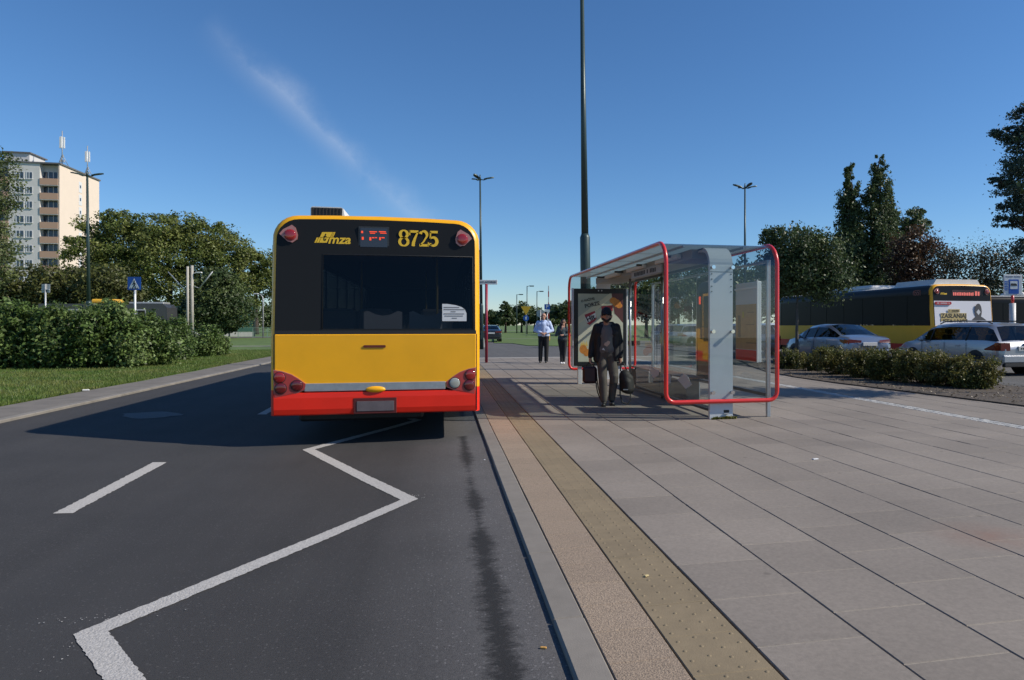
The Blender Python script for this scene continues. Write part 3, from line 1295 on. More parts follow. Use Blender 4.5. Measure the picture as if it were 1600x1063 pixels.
def make_main_bus():
    YB = 9.16
    XC = -.786
    root = thing('city_bus', 'yellow and red city bus numbered 8725 standing at the kerb', 'bus', (XC, YB, 0))

    def P(px, py, y=0.0):
        q = on_planeY(px, py, YB + y)
        return q.x - XC, q.z
    bus_shell(root, True)
    # rear glass panel: black surround with a clear opening
    o = [(x, z) for x, z in outline(.064) if z > 1.4]
    zb = 1.43

    def lay(poly, dy, name, m, parent, thick=.02):
        mb = MB()
        n = len(poly)
        vs = [(x, lean(z) + dy, z) for x, z in poly] + [(x, lean(z) + dy + thick, z) for x, z in poly]
        mb.add(vs, [tuple(range(n)), tuple(range(2 * n - 1, n - 1, -1))] + [(i, (i + 1) % n, (i + 1) % n + n, i + n) for i in range(n)])
        return mb.build(name, m, parent)
    right = [p for p in o]
    # opening corners
    xa, za = P(503, 401)
    xb, zt = P(739, 401)
    _, zo = P(600, 514)
    top = [p for p in right if p[1] > zt]
    ow = max(p[0] for p in right)
    mbp = MB()
    # surround as four pieces of one mesh (top, left, right, bottom)
    def slab4(poly):
        n = len(poly)
        vs = [(x, lean(z) - .004, z) for x, z in poly] + [(x, lean(z) + .016, z) for x, z in poly]
        mbp.add(vs, [tuple(range(n)), tuple(range(2 * n - 1, n - 1, -1))] + [(i, (i + 1) % n, (i + 1) % n + n, i + n) for i in range(n)])
    slab4([(ow, zt)] + [p for p in top] + [(-ow, zt)])
    nz = 6
    for a, b in ((-ow, xa), (xb, ow)):
        for k in range(nz):
            z0, z1 = zo + (zt - zo) * k / nz, zo + (zt - zo) * (k + 1) / nz
            slab4([(a, z0), (b, z0), (b, z1), (a, z1)])
    slab4([(-ow, zb), (ow, zb), (ow, zo), (-ow, zo)])
    rp = mbp.build('rear_panel', M_blk, root)
    g = MB()
    for k in range(nz):
        z0, z1 = zo + (zt - zo) * k / nz, zo + (zt - zo) * (k + 1) / nz
        g.add([(xa, lean(z0) + .004, z0), (xb, lean(z0) + .004, z0), (xb, lean(z1) + .004, z1), (xa, lean(z1) + .004, z1)], [(0, 1, 2, 3)], True)
    g.build('rear_window', G_tint, rp)
    MB().tube([(xa + .0, lean(zo) - .004, zo), (xa, lean(zt) - .004, zt), (xb, lean(zt) - .004, zt), (xb, lean(zo) - .004, zo)], .007, 6).build('window_seal', M_dark, rp)
    # interior behind the rear window
    ce = MB().box(-1.1, 1.1, .4, 11, 2.50, 2.53).build('ceiling', mat('bus_ceiling', (.35, .35, .34), .7), root)
    for cx in (P(595, 490)[0], P(668, 490)[0]):
        s = MB()
        zt2 = P(600, 487)[1]
        prof = [(cx - .24, 1.0), (cx + .24, 1.0), (cx + .24, zt2), (cx + .19, zt2 + .015), (cx + .10, zt2 - .03), (cx, zt2 - .05), (cx - .10, zt2 - .03), (cx - .19, zt2 + .015), (cx - .24, zt2)]
        s.prism(prof, .34, .42)
        so = s.build('seat_back', M_seat, root)
        MB().prism([(cx - .27, 1.0), (cx + .27, 1.0), (cx + .27, 1.09), (cx - .27, 1.09)], .425, .85).build('cushion', mat('seat_cloth', (.05, .05, .10), .9), so)
    for cx in (-.75, .72, -.2):
        for k in range(4):
            s = MB().rbox(cx - .25, cx + .25, 2.0 + k * 1.9, 2.1 + k * 1.9, .9, 1.75, .04)
            s.build('seat_back', M_seat, root)
    for cx, y in ((P(682, 400)[0], 1.2), (-.45, 2.4), (.5, 4.4)):
        MB().tube([(cx, y, .5), (cx, y, 2.5)], .018, 8).build('grab_pole', mat('pole_yellow', (.5, .35, .05), .4), root)
    # LED display
    x0, z1 = P(559, 352)
    x1, z0 = P(607, 388)
    ln = lean(2.6)
    dsp = MB().prism([(x0, z0), (x1, z0), (x1, z1), (x0, z1)], ln - .012, ln + .02).build('route_display', mat('display_bezel', (.03, .03, .032), .4), rp)
    MB().prism([(x0 + .02, z0 + .02), (x1 - .02, z0 + .02), (x1 - .02, z1 - .02), (x0 + .02, z1 - .02)], ln - .016, ln - .010).build('display_screen', mat('display_face', (.035, .045, .065), .25), dsp)
    for (a, b, c, d) in ((563, 359.5, 566, 363), (564, 369, 567, 373.5), (576, 360, 588, 361.8), (577, 362.5, 585, 364), (591, 360, 602, 361.8), (593, 362.5, 603, 364),
                         (576, 369.5, 579, 374.5), (580, 369.5, 584, 371.2), (585, 369.5, 588, 371), (591.5, 369.5, 594, 374), (595, 369.5, 600, 371.2)):
        p0, p1 = P(a, b), P(c, d)
        MB().prism([(p0[0], p1[1]), (p1[0], p1[1]), (p1[0], p0[1]), (p0[0], p0[1])], ln - .019, ln - .015).build('led_segment', M_led, dsp)
    # fleet number
    xl, zl_ = P(622, 383)
    xr, zh = P(685, 359.5)
    h = zh - zl_
    mb = MB()
    stp = (xr - xl) / 4.0
    for i, ch in enumerate('8725'):
        DIG[ch](mb, xl + stp * i + .01, zl_, h, ln - .012, ln - .002)
    mb.build('fleet_number', M_num, rp)
    # operator mark: slanted stripes and a round tram-like letter, then small letters
    mk = MB()

    def para(px0, px1, pyt, pyb, sl=9.0):
        a, b = P(px0 + sl, pyt), P(px1 + sl, pyt)
        c, d = P(px1, pyb), P(px0, pyb)
        mk.prism([d, c, b, a], ln - .012, ln - .002)
    def bar(px0, px1, pyt, pyb):
        para(px0, px1, pyt, pyb, .47 * (pyb - pyt))
    bar(489.0, 491.6, 369.9, 378)
    bar(492.4, 495.6, 369.9, 378)
    bar(496.4, 508.6, 369.9, 378)
    bar(497.6, 514.0, 361.3, 369.3)
    bar(514.8, 516.2, 361.3, 369.3)
    bar(517.0, 518.4, 361.3, 369.3)
    hk = MB()
    ribbon(hk, [P(507.5, 364), P(504.5, 370.5), P(504.3, 373.8), P(506.0, 374.6), P(507.6, 371.5)], .011, ln - .0145, ln - .0125)
    ribbon(hk, [P(503.5, 368.6), P(508.6, 368.2)], .009, ln - .0145, ln - .0125)
    hk.build('mark_stroke', M_blk, rp)
    mk.build('operator_mark', M_num, rp)
    xm, zm = P(528, 373.4)
    text('operator_letters', 'mza', .158, M_num, rp, (xm, ln - .010, zm), shear=.25, bold=.0035, sx=1.05)
    # notice stuck inside the window
    a, b = P(691, 475), P(729, 502)
    pts = [(a[0], b[1]), (b[0], b[1])] + [(a[0] + (b[0] - a[0]) * u, b[1] + (a[1] - b[1]) * v) for u, v in ((1, .45), (.93, .68), (.8, .82), (.55, .93), (.2, 1), (0, 1))]
    lz = lean(1.6)
    no = MB().prism(pts, lz - .006, lz - .0015).build('window_notice', M_paper, rp)
    ln2 = MB()
    for k, (u0, u1) in enumerate(((.06, .7), (.06, .92), (.35, .55), (.06, .9), (.1, .85), (.4, .6))):
        z = a[1] - (a[1] - b[1]) * (.2 + k * .125)
        ln2.box(a[0] + (b[0] - a[0]) * u0, a[0] + (b[0] - a[0]) * u1, lz - .0085, lz - .0055, z - .005, z + .005)
    ln2.build('notice_lines', mat('notice_ink', (.16, .16, .17), .8), no)
    # engine hatch, side strips, trim, bumper
    xh0, xh1 = P(429, 560)[0], P(744, 560)[0]
    zc1, zc0 = P(585, 522.5)[1], P(585, 598.5)[1]
    hatch = MB().rbox(xh0, xh1, -.012, .06, .70, zc1, .008).build('engine_hatch', M_yel, root)
    MB().box(xh0 - .012, xh0 - .001, -.004, .05, .40, zc1).build('seam', M_dark, root)
    MB().box(xh1 + .001, xh1 + .012, -.004, .05, .40, zc1).build('seam', M_dark, root)
    MB().box(xh0, xh1, -.003, .05, zc1 + .001, 1.43).build('window_gutter', M_dark, root)
    a, b = P(568, 539.5), P(603, 543.2)
    MB().prism(rrect(a[0], b[0], b[1], a[1], .013, 3), -.022, -.005).build('brake_light', mat('brake_dark', (.12, .01, .008), .25, coat=.6), hatch)
    a, b = P(476, 599.5), P(696, 607.5)
    MB().rbox(a[0], b[0], -.026, -.006, b[1] - .003, a[1], .006).build('trim_strip', M_silver, root)
    MB().box(a[0], b[0], -.014, -.002, b[1] - .013, b[1] - .004).build('trim_gap', M_dark, root)
    bl, br = P(428, 640)[0], P(743, 640)[0]
    bm_ = MB()
    prof = [(0.0, .385), (-.018, .40), (-.03, .46), (-.03, .60), (-.024, .66), (-.010, b[1] - .014), (.05, b[1] - .014), (.05, .385)]
    bm_.prism([(y, z) for y, z in prof], bl + .002, br - .002, 'yz')
    bmp = bm_.build('bumper', M_red, root)
    # step for the plate recess
    a, b2 = P(553, 622), P(620, 645)
    MB().rbox(a[0], b2[0], -.036, -.028, b2[1], a[1], .004).build('plate_recess', mat('plate_recess', (.10, .012, .010), .5), bmp)
    a, b2 = P(558, 627), P(616, 641)
    MB().rbox(a[0], b2[0], -.042, -.0365, b2[1], a[1], .002).build('number_plate', mat('plate_grey', (.12, .10, .105), .6, var=.2, scale=9), bmp)
    a, b2 = P(571, 603.5), P(603, 613)
    hd = MB().ball(((a[0] + b2[0]) / 2, -.022, (a[1] + b2[1]) / 2), 1.0, 18, 8, ((b2[0] - a[0]) / 2, .035, (a[1] - b2[1]) / 2))
    hd.build('hatch_handle', M_yel, root)
    bus_lamps_low(root, P)
    bus_lamps_top(root, P)
    # roof vent box, dark grille facing back
    a, b2 = P(487, 325, .5), P(537, 338, .5)
    x0, x1 = a[0], a[0] + .40
    v = MB().prism([(x0, BT - .02), (x1 + .07, BT - .02), (x1 + .02, BT + .03), (x1, BT + .135), (x1 - .03, BT + .15), (x0 + .02, BT + .15), (x0, BT + .13)], .42, 1.5).build('roof_unit', M_roofw, root)
    gr = MB().box(x0 + .012, x1 - .012, .405, .419, BT + .005, BT + .135).build('grille', M_dark, v)
    sl = MB()
    for k in range(9):
        x = x0 + .03 + k * (x1 - x0 - .06) / 8
        sl.box(x - .006, x + .006, .396, .404, BT + .01, BT + .13)
    sl.build('grille_slats', mat('slat_brown', (.022, .018, .015), .7), gr)
    MB().rbox(-.8, .8, 4.2, 7.2, BT - .02, BT + .16, .05).build('roof_pod', M_roofw, root)
    # exhaust and rear axle beam, seen from low down
    MB().box(-.9, .9, 3.35, 3.55, .36, .50).build('axle', M_dark, root)
    MB().rbox(-1.0, .55, .35, 1.9, .26, .40, .03).build('engine_tray', M_dark, root)
    # front: windscreen and mirrors
    MB().prism(rrect(-1.12, 1.12, 1.05, 2.72, .1), 12.0, 12.02).build('windscreen', M_blk, root)
    MB().rbox(-1.05, 1.05, 12.0, 12.04, .42, .98, .05).build('front_mask', M_yel, root)
    for s in (-1, 1):
        m_ = MB()
        m_.tube([(s * 1.2, 11.95, 2.5), (s * 1.38, 12.12, 2.45), (s * 1.42, 12.14, 2.2)], .022, 6)
        m_.rbox(s * 1.42 - .1, s * 1.42 + .1, 12.1, 12.18, 1.85, 2.2, .03)
        m_.build('wing_mirror', M_dark, root)
    return root


def make_far_bus(loc, rz, label, number, ad):
    root = thing('city_bus', label, 'bus', loc, rz)
    bus_shell(root, False)

    def P(px, py):
        q = on_planeY(px, py, 9.16)
        return q.x + .786, q.z
    o = outline(.064)
    pol = [p for p in o if p[1] > 1.3]
    n = len(pol)
    mb = MB()
    mb.add([(x, lean(z) - .004, z) for x, z in pol] + [(x, lean(z) + .02, z) for x, z in pol], [tuple(range(n)), tuple(range(2 * n - 1, n - 1, -1))] + [(i, (i + 1) % n, (i + 1) % n + n, i + n) for i in range(n)])
    rp = mb.build('rear_panel', M_blk, root)
    MB().rbox(-1.2, 1.2, -.012, .06, .70, 1.385, .008).build('engine_hatch', M_yel, root)
    MB().rbox(-1.2, 1.2, -.03, .06, .385, .695, .02).build('bumper', M_red, root)
    bus_lamps_low(root, P)
    bus_lamps_top(root, P)
    MB().prism([(-1.0, 2.87), (1.0, 2.87), (.86, 3.08), (-.86, 3.08)], .35, 2.6).build('roof_unit', M_roofw, root)
    MB().rbox(-.85, .85, 4.4, 8.6, BT - .03, BT + .2, .09).build('roof_pod', M_roofw, root)
    ln = lean(2.6)
    if ad:
        MB().box(-.42, .80, ln - .012, ln - .002, 2.40, 2.68).build('route_display', mat('display_face2', (.05, .02, .02), .4), rp)
        scribble('route_letters', -.38, .50, 2.47, 2.60, ln - .0125, 12, M_led2, rp, 4)
        scribble('route_number', .54, .76, 2.43, 2.64, ln - .0125, 2, M_led2, rp, 9)
        mb = MB()
        for i, ch in enumerate(number):
            DIG[ch](mb, .84 + i * .078, 2.36, .15, ln - .012, ln - .003)
        mb.build('fleet_number', M_num, rp)
        mk = MB()
        for k in range(3):
            mk.prism([(-.93 + k * .05, 2.42), (-.90 + k * .05, 2.42), (-.84 + k * .05, 2.58), (-.87 + k * .05, 2.58)], ln - .012, ln - .003)
        mk.prism([(-.80, 2.44), (-.66, 2.44), (-.62, 2.56), (-.76, 2.56)], ln - .012, ln - .003)
        mk.build('operator_mark', M_num, rp)
        ap = MB()
        q = [(-1.19, 1.32), (1.19, 1.32), (1.19, 2.28), (-1.19, 2.28)]
        ap.add([(x, lean(z) - .012, z) for x, z in q] + [(x, lean(z) - .005, z) for x, z in q], [(0, 1, 2, 3), (7, 6, 5, 4), (0, 4, 5, 1), (1, 5, 6, 2), (2, 6, 7, 3), (3, 7, 4, 0)])
        ao = ap.build('advert_panel', mat('advert_white', (.66, .66, .70), .5), rp)
        la = lean(1.75) - .012
        bx = MB().box(-.95, .12, la - .016, la - .004, 1.42, 1.84).build('advert_band', mat('advert_ochre', (.52, .40, .17), .6), ao)
        MB().box(-.64, -.16, la - .016, la - .004, 1.86, 1.98).build('advert_band', mat('advert_ochre', (.52, .40, .17), .6), ao)
        text('advert_letters', 'ZASŁANIAJ', .215, M_ink, ao, (-.41, la - .018, 1.735), bold=.005)
        text('advert_letters', 'USTA I NOS', .215, M_ink, ao, (-.41, la - .018, 1.53), bold=.005)
        scribble('advert_small_letters', -.60, -.20, 1.885, 1.955, la - .0165, 9, M_ink, ao, 2)
        MB().prism(rrect(-1.18, -.50, 2.14, 2.25, .05, 4), la + .034 - .04, la + .04 - .02).build('advert_tab', mat('advert_red', (.42, .02, .03), .5), ao)
        scribble('advert_small_letters', -1.10, -.58, 2.175, 2.215, la - .0065, 11, M_paper, ao, 3)
        fg = MB()
        fg.prism(arc(.62, 1.90, .145, .29, 0, 360, 22)[:-1], la - .012, la - .005)
        fg.prism([(.30, 1.50), (.36, 1.42), (.55, 1.34), (.72, 1.34), (.90, 1.42), (.97, 1.52), (.93, 1.60), (.78, 1.70), (.62, 1.74), (.48, 1.70), (.35, 1.60)], la - .013, la - .006)
        fg.build('advert_figure', mat('advert_grey', (.07, .07, .075), .6), ao)
        MB().prism([(.53, 1.88), (.62, 1.98), (.71, 1.88), (.62, 1.77)], la - .017, la - .0135).build('advert_mask', M_paper, ao)
    else:
        MB().prism(rrect(-1.1, 1.1, 1.5, 2.3, .05), -.02, .0).build('rear_window', M_blk, rp)
    for i, ch in enumerate(number):
        pass
    nb = MB()
    if number:
        for i, ch in enumerate(reversed(number)):
            DIG[ch](nb, i * .12, 0, .2, -.002, .002)
        o2 = nb.build('side_number', mat('side_number', (.30, .12, .10), .6), root)
        o2.location = (-BW - .006, 1.1, 2.50)
        o2.rotation_euler = (0, 0, -math.pi / 2)
    return root


make_main_bus()
make_far_bus((17.2 + BW, 21.8, PZ + .03), 0, 'yellow city bus with a white face-mask advert on its rear', '1554', True)
p = at_depth(1640, 500, 37)
make_far_bus((p.x + 6, p.y - 1, PZ + .03), math.radians(90) - PSI * .5, 'city bus standing crosswise behind the white bus-stop post', '', False)
# ================================================================== bus shelter
M_redtube = mat('red_tube', (0.62, 0.022, 0.018), 0.33, coat=.5, var=.06, scale=5)
M_grey = mat('shelter_grey', (0.52, 0.55, 0.57), 0.48, 0.0, var=.06, scale=3)
M_alu = mat('aluminium', (0.46, 0.48, 0.50), 0.38, 0.8, var=.08, scale=6)
M_frame = mat('frame_dark', (0.055, 0.06, 0.066), 0.4, 0.5)
M_wood = mat('bench_wood', (0.16, 0.075, 0.035), 0.55, var=.3, scale=14)
M_lightpan = mat('roof_panel', (0.27, 0.27, 0.255), 0.55, var=.08, scale=4)
G_clear = glass('clear_glass', (0.86, 0.90, 0.89), 0.055, 0.0, 0.95)
G_roof = glass('roof_glass', (0.62, 0.68, 0.68), 0.08, 0.02, 0.8)


def frosted(name, col):
    m = bpy.data.materials.new(name)
    m.use_nodes = True
    nt = m.node_tree
    nt.nodes.clear()
    N, L = nt.nodes.new, nt.links.new
    out = N('ShaderNodeOutputMaterial')
    tl, tr, df = N('ShaderNodeBsdfTranslucent'), N('ShaderNodeBsdfTransparent'), N('ShaderNodeBsdfPrincipled')
    tl.inputs[0].default_value = (*col, 1)
    tr.inputs[0].default_value = (.75, .80, .79, 1)
    df.inputs['Base Color'].default_value = (*[c * .8 for c in col], 1)
    df.inputs['Roughness'].default_value = .3
    a, b = N('ShaderNodeMixShader'), N('ShaderNodeMixShader')
    a.inputs[0].default_value = .45
    b.inputs[0].default_value = .40
    L(tl.outputs[0], a.inputs[1])
    L(df.outputs[0], a.inputs[2])
    L(a.outputs[0], b.inputs[1])
    L(tr.outputs[0], b.inputs[2])
    L(b.outputs[0], out.inputs[0])
    return m


M_frost = frosted('frosted_roof', (.34, .37, .36))
SX0, SX1 = 3.285, 5.09            # shelter sides
SY0, SY1 = 9.97, 18.1             # shelter ends
SB, ST, SR = 0.335, 2.76, 0.34    # frame bottom, top, bend radius
SM = 4.19                         # middle line


def make_shelter():
    t = thing('bus_shelter', 'glass bus shelter outlined in bent red tube with a grey end pillar', 'bus shelter', (0, 0, 0))
    # red tube: one loop that runs up one end, along the roof edge and down the other end on both sides
    def bend(x):
        p = []
        for a in np.linspace(0, 90, 9):
            a = math.radians(a)
            p.append((x, SY0 + SR - SR * math.cos(a), ST - SR + SR * math.sin(a)))
        for a in np.linspace(90, 0, 9):
            a = math.radians(a)
            p.append((x, SY1 - SR + SR * math.cos(a), ST - SR + SR * math.sin(a)))
        return p
    rc = .14

    def low(xa, xb, y):
        p = []
        for a in np.linspace(0, 90, 6):
            a = math.radians(a)
            p.append((xa + rc - rc * math.cos(a), y, SB + rc - rc * math.sin(a)))
        for a in np.linspace(90, 0, 6):
            a = math.radians(a)
            p.append((xb - rc + rc * math.cos(a), y, SB + rc - rc * math.sin(a)))
        return p
    loop = bend(SX0) + list(reversed([q for q in low(SX0, SX1, SY1)]))[::-1] + list(reversed(bend(SX1))) + list(reversed(low(SX0, SX1, SY0)))
    MB().tube(loop, .033, 12, closed=True).build('red_frame', M_redtube, t)
    # bent glass: ends and roof
    prof = [(SY0, SB)] + [(y, z) for _, y, z in bend(0)] + [(SY1, SB)]

    def sheet(pr, xa, xb, name, m, smooth=True):
        mb = MB()
        n = len(pr)
        mb.add([(xa, y, z) for y, z in pr] + [(xb, y, z) for y, z in pr], [(i, i + n, i + n + 1, i + 1) for i in range(n - 1)], smooth)
        return mb.build(name, m, t)
    half = [(y, z) for _, y, z in bend(0)]
    near = [(SY0, SB)] + half[:9]
    farp = half[9:] + [(SY1, SB)]
    sheet([(SY0, SB), (SY0, ST - SR)], SX0, SX1, 'end_glass', G_clear)
    sheet([(SY1, ST - SR), (SY1, SB)], SX0, SX1, 'end_glass', G_clear)
    sheet(half[:9], SX0, SX1, 'bent_glass', G_roof)
    sheet(half[9:], SX0, SX1, 'bent_glass', G_roof)
    ya, yb = half[8][0], half[9][0]
    k = 5
    for i in range(k):
        a, b = ya + (yb - ya) * i / k, ya + (yb - ya) * (i + 1) / k
        MB().box(SX0 + .03, SX1 - .03, a + .006, b - .006, ST - .012, ST).build('roof_pane', M_frost, t)
    # roof panels underneath: translucent light boxes on each side of the beam
    MB().box(SM - .30, SM + .30, ya + .2, yb - .2, ST - .20, ST - .055).build('roof_beam', M_lightpan, t)
    for x in (SX0 + .40, SX1 - .40):
        MB().box(x - .010, x + .010, ya, yb, ST - .052, ST - .016).build('roof_rail', M_alu, t)
    for x in (SX0 + .72, SX0 + .78):
        MB().box(x - .008, x + .008, ya, yb, ST - .075, ST - .055).build('roof_rail', M_frame, t)
    for i in range(4):
        y = SY0 + 1.3 + i * 1.75
        MB().box(SM - .50, SM - .305, y - .02, y + .02, ST - .12, ST - .08).build('cross_arm', M_frame, t)
    for y in (SY0 + 1.6, SY0 + 3.6, SY0 + 5.6):
        MB().rbox(SM - .40, SM - .305, y - .6, y + .6, ST - .16, ST - .09, .01).build('light_tube', mat('tube_white', (.60, .60, .58), .5), t)
    # bent grey end pillars
    pw = (4.0, 4.375)
    for y0, s in ((SY0 + .045, 1), (SY1 - .045, -1)):
        pr = [(y0, PZ), (y0, ST - SR - .02)]
        for a in np.linspace(0, 90, 9):
            a = math.radians(a)
            pr.append((y0 + s * (SR - .01) * (1 - math.cos(a)), ST - SR - .02 + (SR - .03) * math.sin(a)))
        pr.append((y0 + s * .75, ST - .05))
        inner = [(y + s * (.06 if i < 2 else .06 * math.cos(math.radians(max(0, (i - 2)) * 11.25))), z - (.0 if i < 2 else .06 * math.sin(math.radians(min(90, max(0, i - 2) * 11.25))))) for i, (y, z) in enumerate(pr)]
        inner[-1] = (pr[-1][0], pr[-1][1] - .06)
        mb = MB()
        n = len(pr)
        vs = [(x, y, z) for x in pw for y, z in pr] + [(x, y, z) for x in pw for y, z in inner]
        fs = []
        for i in range(n - 1):
            fs += [(i, i + 1, n + i + 1, n + i), (2 * n + i, 2 * n + i + 1, 3 * n + i + 1, 3 * n + i), (i, i + 1, 2 * n + i + 1, 2 * n + i), (n + i, n + i + 1, 3 * n + i + 1, 3 * n + i)]
        fs += [(0, n, 3 * n, 2 * n), (n - 1, 2 * n - 1, 4 * n - 1, 3 * n - 1)]
        mb.add(vs, fs)
        po = mb.build('end_pillar', M_grey, t)
        if s == 1:
            for z in (2.38, 1.40, .47):
                for x in (4.07, 4.385):
                    q = MB()
                    q.tube([(x - .04, y0, z), (x - .04, SY0 - .012, z)], .018, 10)
                    q.tube([(x - .04, SY0 - .010, z), (x - .04, SY0 - .040, z)], .030, 12)
                    q.build('glass_clamp', mat('chrome', (.75, .75, .75), .12, 1.0), po)
            for z in (2.28, 2.20, 2.09, 2.01):
                for x in (pw[0] + .03, pw[1] - .03):
                    MB().tube([(x, y0 + .002, z), (x, y0 - .006, z)], .010, 8).build('rivet', M_frame, po)
            MB().box(pw[0] + .002, pw[1] - .002, y0 - .0035, y0 - .0005, 2.31, 2.316).build('seam_line', M_frame, po)
            xs = on_planeY(1135, 643, y0)
            MB().rbox(xs.x - .045, xs.x + .045, y0 - .004, y0 + .01, xs.z - .022, xs.z + .022, .004).build('socket_slot', M_dark, po)
            MB().rbox(xs.x - .05, xs.x + .03, y0 - .03, y0 + .002, xs.z - .036, xs.z - .026, .003).build('socket_lip', M_alu, po)
    # posts on the middle line and along the rear side
    for y in (13.1, 15.5):
        MB().tube([(SM + .05, y, PZ), (SM + .05, y, ST - .2)], .030, 12).build('post', M_alu, t)
    for y in (10.1, 13.15, 16.2):
        MB().rbox(SX1 - .115, SX1 - .055, y - .03, y + .03, PZ, 2.52, .006).build('wall_post', M_alu, t)
    MB().rbox(SX1 - .11, SX1 - .06, 10.13, 16.17, 2.475, 2.515, .005).build('top_rail', M_alu, t)
    MB().rbox(SX1 - .11, SX1 - .06, 10.13, 13.12, .375, .43, .005).build('bottom_rail', M_frame, t)
    MB().rbox(SX1 - .11, SX1 - .06, 13.18, 16.17, .375, .43, .005).build('bottom_rail', M_frame, t)
    for a, b in ((10.13, 13.12), (13.18, 16.17)):
        MB().add([(SX1 - .085, a, .43), (SX1 - .085, b, .43), (SX1 - .085, b, 2.475), (SX1 - .085, a, 2.475)], [(0, 1, 2, 3)]).build('rear_glass', G_clear, t)
    # middle glass wall with a few flat white patches on it
    cuts = [10.15, 11.6, 13.1, 14.84]
    for a, b in zip(cuts[:-1], cuts[1:]):
        MB().add([(SM, a + .008, .16), (SM, b - .008, .16), (SM, b - .008, 2.45), (SM, a + .008, 2.45)], [(0, 1, 2, 3)]).build('middle_glass', G_clear, t)
    MB().rbox(SM - .02, SM + .02, 10.15, 14.84, 2.45, 2.50, .004).build('middle_rail', M_frame, t)
    MB().rbox(SM - .02, SM + .02, 10.15, 14.84, .12, .16, .004).build('middle_rail', M_frame, t)
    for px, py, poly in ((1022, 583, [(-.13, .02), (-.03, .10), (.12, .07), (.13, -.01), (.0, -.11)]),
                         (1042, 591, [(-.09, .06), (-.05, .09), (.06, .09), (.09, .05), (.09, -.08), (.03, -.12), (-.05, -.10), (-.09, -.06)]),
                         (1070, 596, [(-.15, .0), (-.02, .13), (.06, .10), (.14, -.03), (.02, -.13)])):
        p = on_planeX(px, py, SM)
        MB().prism([(p.y - u * 2.6, p.z + v) for u, v in poly], SM - .004, SM - .0015, 'yz').build('white_patch', mat('patch_white', (.62, .65, .66), .6), t)
    # small handle-like lamp and camera under the beam
    p = on_planeX(1038, 436, SM - .1)
    MB().rbox(SM - .13, SM - .07, p.y - .05, p.y + .05, ST - .36, ST - .20, .01).build('sensor', M_alu, t)
    # bench: three wooden slats on steel legs
    for i in range(3):
        MB().rbox(4.42 + i * .125, 4.42 + i * .125 + .115, 12.2, 16.1, .50, .53, .008).build('bench_slat', M_wood, t)
    for y in (12.5, 14.1, 15.8):
        MB().box(4.44, 4.77, y - .02, y + .02, PZ, .499).build('bench_leg', M_frame, t)
    MB().box(4.405, 4.418, 12.2, 16.1, .10, .47).build('bench_front', mat('bench_front', (.05, .052, .055), .6), t)
    # destination strip under the roof
    MB().rbox(SM - .36, SM - .325, 11.9, 13.9, 2.44, 2.60, .008).build('name_board', mat('board_grey', (.33, .33, .32), .5), t)
    nl = scribble('name_letters', -.8, .7, -.045, .045, 0, 15, M_dark, t, 6)
    nl.location = (SM - .3605, 12.9, 2.52)
    nl.rotation_euler = (0, 0, -math.pi / 2)
    # timetable case on the rear wall: grey head, tan sheets, red foot
    xw = SX1 - .14
    y0, y1 = 10.28, 11.15
    case = MB().rbox(xw - .03, xw + .03, y0, y1, .90, 2.20, .01).build('timetable_case', M_grey, t)
    MB().box(xw - .036, xw - .0305, y0 + .03, y1 - .03, 1.10, 1.84).build('timetable_sheet', mat('tan_paper', (.42, .27, .12), .7, var=.12, scale=9), case)
    MB().box(xw - .036, xw - .0305, y0 + .03, y1 - .03, .915, 1.09).build('case_foot', mat('case_red', (.55, .03, .02), .5, var=.1, scale=12), case)
    for (u, v, w, h, c) in ((.12, 1.30, .10, .36, (.18, .12, .07)), (.3, 1.62, .06, .10, (.45, .36, .03)), (.45, 1.20, .36, .015, (.2, .12, .06)), (.45, 1.50, .30, .012, (.2, .12, .06)), (.5, 1.70, .25, .012, (.25, .16, .08))):
        MB().box(xw - .041, xw - .0365, y1 - u - w, y1 - u, v, v + h).build('timetable_print', mat('print_%d%d' % (u * 100, v * 100), c, .7), case)
    MB().rbox(xw - .05, xw - .03, y0 - .012, y0 + .02, .90, 2.22, .004).build('case_edge', mat('edge_white', (.66, .67, .68), .4), case)
    MB().rbox(xw - .05, xw - .03, y0 + .02, y1, 2.085, 2.115, .004).build('case_edge', mat('edge_white', (.66, .67, .68), .4), case)
    # dark poster case beside it, further along the wall
    c2 = MB().rbox(xw - .05, xw + .05, 11.55, 12.98, .46, 2.42, .03).build('poster_case', M_dark, t)
    MB().box(xw - .056, xw - .0505, 11.65, 12.88, .56, 1.45).build('poster', mat('poster_orange', (.30, .12, .02), .5, var=.4, scale=3), c2)
    MB().box(xw - .056, xw - .0505, 11.65, 12.88, 1.46, 2.34).build('poster', M_blk, c2)
    MB().rbox(xw - .066, xw - .052, 12.72, 12.80, 1.90, 2.05, .006).build('red_lamp', mat('red_lamp', (.8, .05, .02), .4, emit=(1, .08, .02), estr=.8), c2)
    # moss at the pillar foot
    return t


make_shelter()

